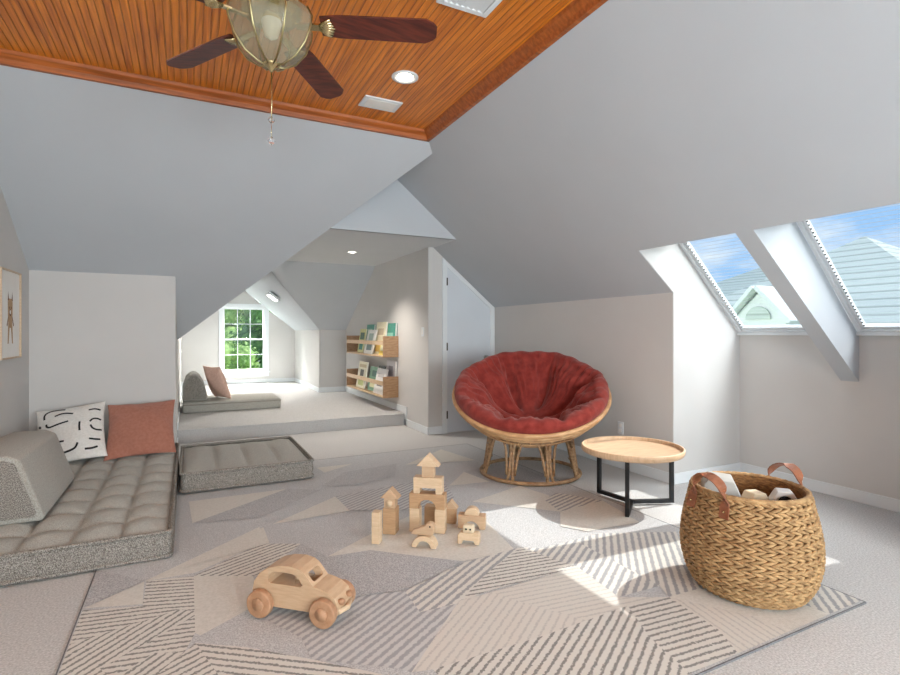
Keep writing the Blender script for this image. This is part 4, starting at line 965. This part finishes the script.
def fan():
    zb = 2.70
    t = thing('ceiling_fan', 'ceiling fan with dark wood blades and glass bowl light', 'fan', (.34, 2.478, ZC))
    dz = zb-ZC
    b = new(); lathe(b, [(0, .07), (.075, .07), (.075, 0), (.07, -.05), (.02, -.07), (.014, -.08), (.014, -.16), (.06, -.17), (.125, -.20), (.135, -.25), (.135, -.31), (.11, -.34), (.07, -.35), (0, -.35)], 40); obj('motor', b, 'brass', t)
    for k in range(5):
        a = R(-21.5+72*k+(3 if k in (1,) else 0)); mt = Matrix.Rotation(a, 4, 'Z') @ Matrix.Translation((0, 0, dz)) @ Matrix.Rotation(R(-12), 4, 'X')
        b = new()
        pts = [(.22, -.055), (.30, -.066), (.70, -.072), (.735, -.05), (.75, -.03), (.75, .03), (.735, .05), (.70, .072), (.30, .066), (.22, .055)]
        a_ = [b.verts.new(mt @ Vector((x, y, -.004))) for x, y in pts]; c_ = [b.verts.new(mt @ Vector((x, y, .004))) for x, y in pts]
        b.faces.new(a_); b.faces.new(c_[::-1])
        for i in range(len(pts)): b.faces.new((a_[i], a_[(i+1) % len(pts)], c_[(i+1) % len(pts)], c_[i]))
        bl = obj('blade', b, 'blade', t, bevel=.0015)
        b = new()
        box(b, .11, .235, -.018, .018, -.012, -.004, 0, mt)
        for q in range(-3, 4):
            tube(b, [mt @ Vector((.215, q*.004, -.008)), mt @ Vector((.245, q*.012, -.012)), mt @ Vector((.285-abs(q)*.006, q*.0165, -.010))], [.006, .009, .006], 8)
        obj('blade_iron', b, 'brass', bl)
    # bowl light: eight bent panels with brass ribs
    prof = [(.012, -.556), (.06, -.548), (.115, -.515), (.16, -.455), (.186, -.385), (.192, -.345), (.17, -.30)]
    b = new(); lathe(b, prof, 8, smooth=False, a0=R(10)); 
    bowl = obj('glass_bowl', b, 'bowl', t, bevel=.006, seg=2)
    b = new()
    for k in range(8):
        a = R(10+45*k); tube(b, [(r*1.005*math.cos(a), r*1.005*math.sin(a), z) for r, z in prof], .0045, 6)
    obj('rib', b, 'rib', bowl)
    b = new(); lathe(b, [(.0, -.585), (.008, -.58), (.012, -.57), (.03, -.556), (.045, -.548), (.03, -.54), (0, -.54)], 24); obj('finial', b, 'brass', t)
    b = new(); lathe(b, [(0, -.31), (.03, -.31), (.045, -.36), (.03, -.42), (0, -.44)], 16); obj('bulb', b, 'paper', bowl)
    b = new(); tube(b, [(.0, 0, -.58), (.002, 0, -.70), (0, 0, -.80)], .0028, 6); tube(b, [(0, 0, -.80), (0, 0, -.885)], .0016, 6); ch = obj('pull_chain', b, 'brass', t)
    for z, r in ((-.80, .016), (-.895, .018)):
        b = new(); lathe(b, [(0, -r*1.2), (r*.8, -r*.4), (r, 0), (r*.6, r*.7), (.0, r*1.3)], 8, (0, 0, z), smooth=False); obj('crystal', b, 'crystal', ch)
fan()

# ---------------------------------------------------------------- outside
GZ = -3.6
b = new(); box(b, -60, 80, 12.9, 90, GZ-.2, GZ); box(b, 5.2, 80, -40, 12.9, GZ-.2, GZ); o = obj('ground_lawn', b, 'lawn'); o['kind'] = 'structure'
def tree(label, x, y, h, r, m, n=2600, trunk=True, seed=1, name='garden_tree'):
    rnd = random.Random(seed)
    t = thing(name, label, 'tree' if name != 'garden_shrub' else 'shrub', (x, y, GZ), 0)
    b = new()
    blobs = [(Vector((rnd.uniform(-.6, .6)*r, rnd.uniform(-.6, .6)*r, h-r*.9+rnd.uniform(-.75, .7)*r)), r*rnd.uniform(.35, .6)) for _ in range(11)]
    for i in range(n):
        c, br = rnd.choice(blobs); d = Vector((rnd.gauss(0, 1), rnd.gauss(0, 1), rnd.gauss(0, 1))).normalized()
        p = c + d*br*rnd.uniform(.75, 1.08); s = r*rnd.uniform(.035, .075)
        nrm = (d+Vector((rnd.uniform(-.8, .8), rnd.uniform(-.8, .8), rnd.uniform(-.4, .9)))).normalized()
        u = nrm.orthogonal().normalized(); v = nrm.cross(u)
        poly(b, [p+u*s, p+v*s*.6, p-u*s, p-v*s*.6])
    for c, br in blobs: ball(b, c, br*.8, seg=10)
    obj('crown', b, m, t, fix=False)
    if trunk:
        b = new(); tube(b, [(0, 0, 0), (.05, .0, h*.3), (0, .05, h-r*.8)], [r*.09, r*.07, r*.04], 8); obj('trunk', b, 'bark', t)
tree('tall dark green tree seen in the upper dormer window', 4.2, 31, 7.2, 2.6, 'leafd', 3200, seed=3)
tree('big green tree filling the upper left of the dormer window', 2.6, 45, 8.8, 2.8, 'leafl', 3200, seed=5)
tree('light green bushy tree in the lower dormer window', 2.0, 24, 4.4, 1.6, 'leafl', 3000, seed=8)
def house(label, apex, half, gable=None, eave=-.4):
    t = thing('neighbour_house', label, 'house', (apex[0], apex[1], GZ))
    ax_, ay_, az = apex; b = new()
    cs = [b.verts.new((ax_+sx*half[0], ay_+sy*half[1], eave)) for sx, sy in ((-1, -1), (1, -1), (1, 1), (-1, 1))]
    tp = b.verts.new((ax_, ay_, az))
    for i in range(4): b.faces.new((cs[i], cs[(i+1) % 4], tp))
    b.faces.new(cs[::-1]); obj('roof', b, 'roof', t, world=True)
    b = new(); box(b, ax_-half[0]+.5, ax_+half[0]-.5, ay_-half[1]+.5, ay_+half[1]-.5, GZ, eave-.02); obj('walls', b, 'siding', t, world=True)
    if gable:
        gx, gy, hw, zb_, za = gable
        b = new(); prism(b, [(gy-hw*.9, zb_-1.6), (gy+hw*.9, zb_-1.6), (gy+hw*.9, zb_+.05), (gy, za-.1), (gy-hw*.9, zb_+.05)], [], 0, 5, Matrix(((0, 1, 0, gx), (1, 0, 0, 0), (0, 0, 1, 0), (0, 0, 0, 1)))); g = obj('dormer_wall', b, 'siding', t, world=True)
        b = new()
        for s in (-1, 1):
            slab(b, [(gx-.25, gy, za), (gx+5, gy, za), (gx+5, gy+s*hw*1.15, zb_-.13), (gx-.25, gy+s*hw*1.15, zb_-.13)], .1, (0, 0, 1))
        obj('dormer_roof', b, 'siding', t, world=True)
        b = new(); prism(b, circle(gy, zb_+.0, .34, 16, 0, 180), [], -.06, -.01, Matrix(((0, 1, 0, gx), (1, 0, 0, 0), (0, 0, 1, 0), (0, 0, 0, 1)))); obj('fan_louver', b, 'roof', g, world=True)
house('pale house with a pyramid roof and white gable seen through the roof windows', (21, 9.75, 4.65), (8, 7.6), (13.6, 8.75, .78, 1.66, 2.48))
house('pale hipped roof farther left behind the white gable', (40, 24.5, 6.65), (9, 20))
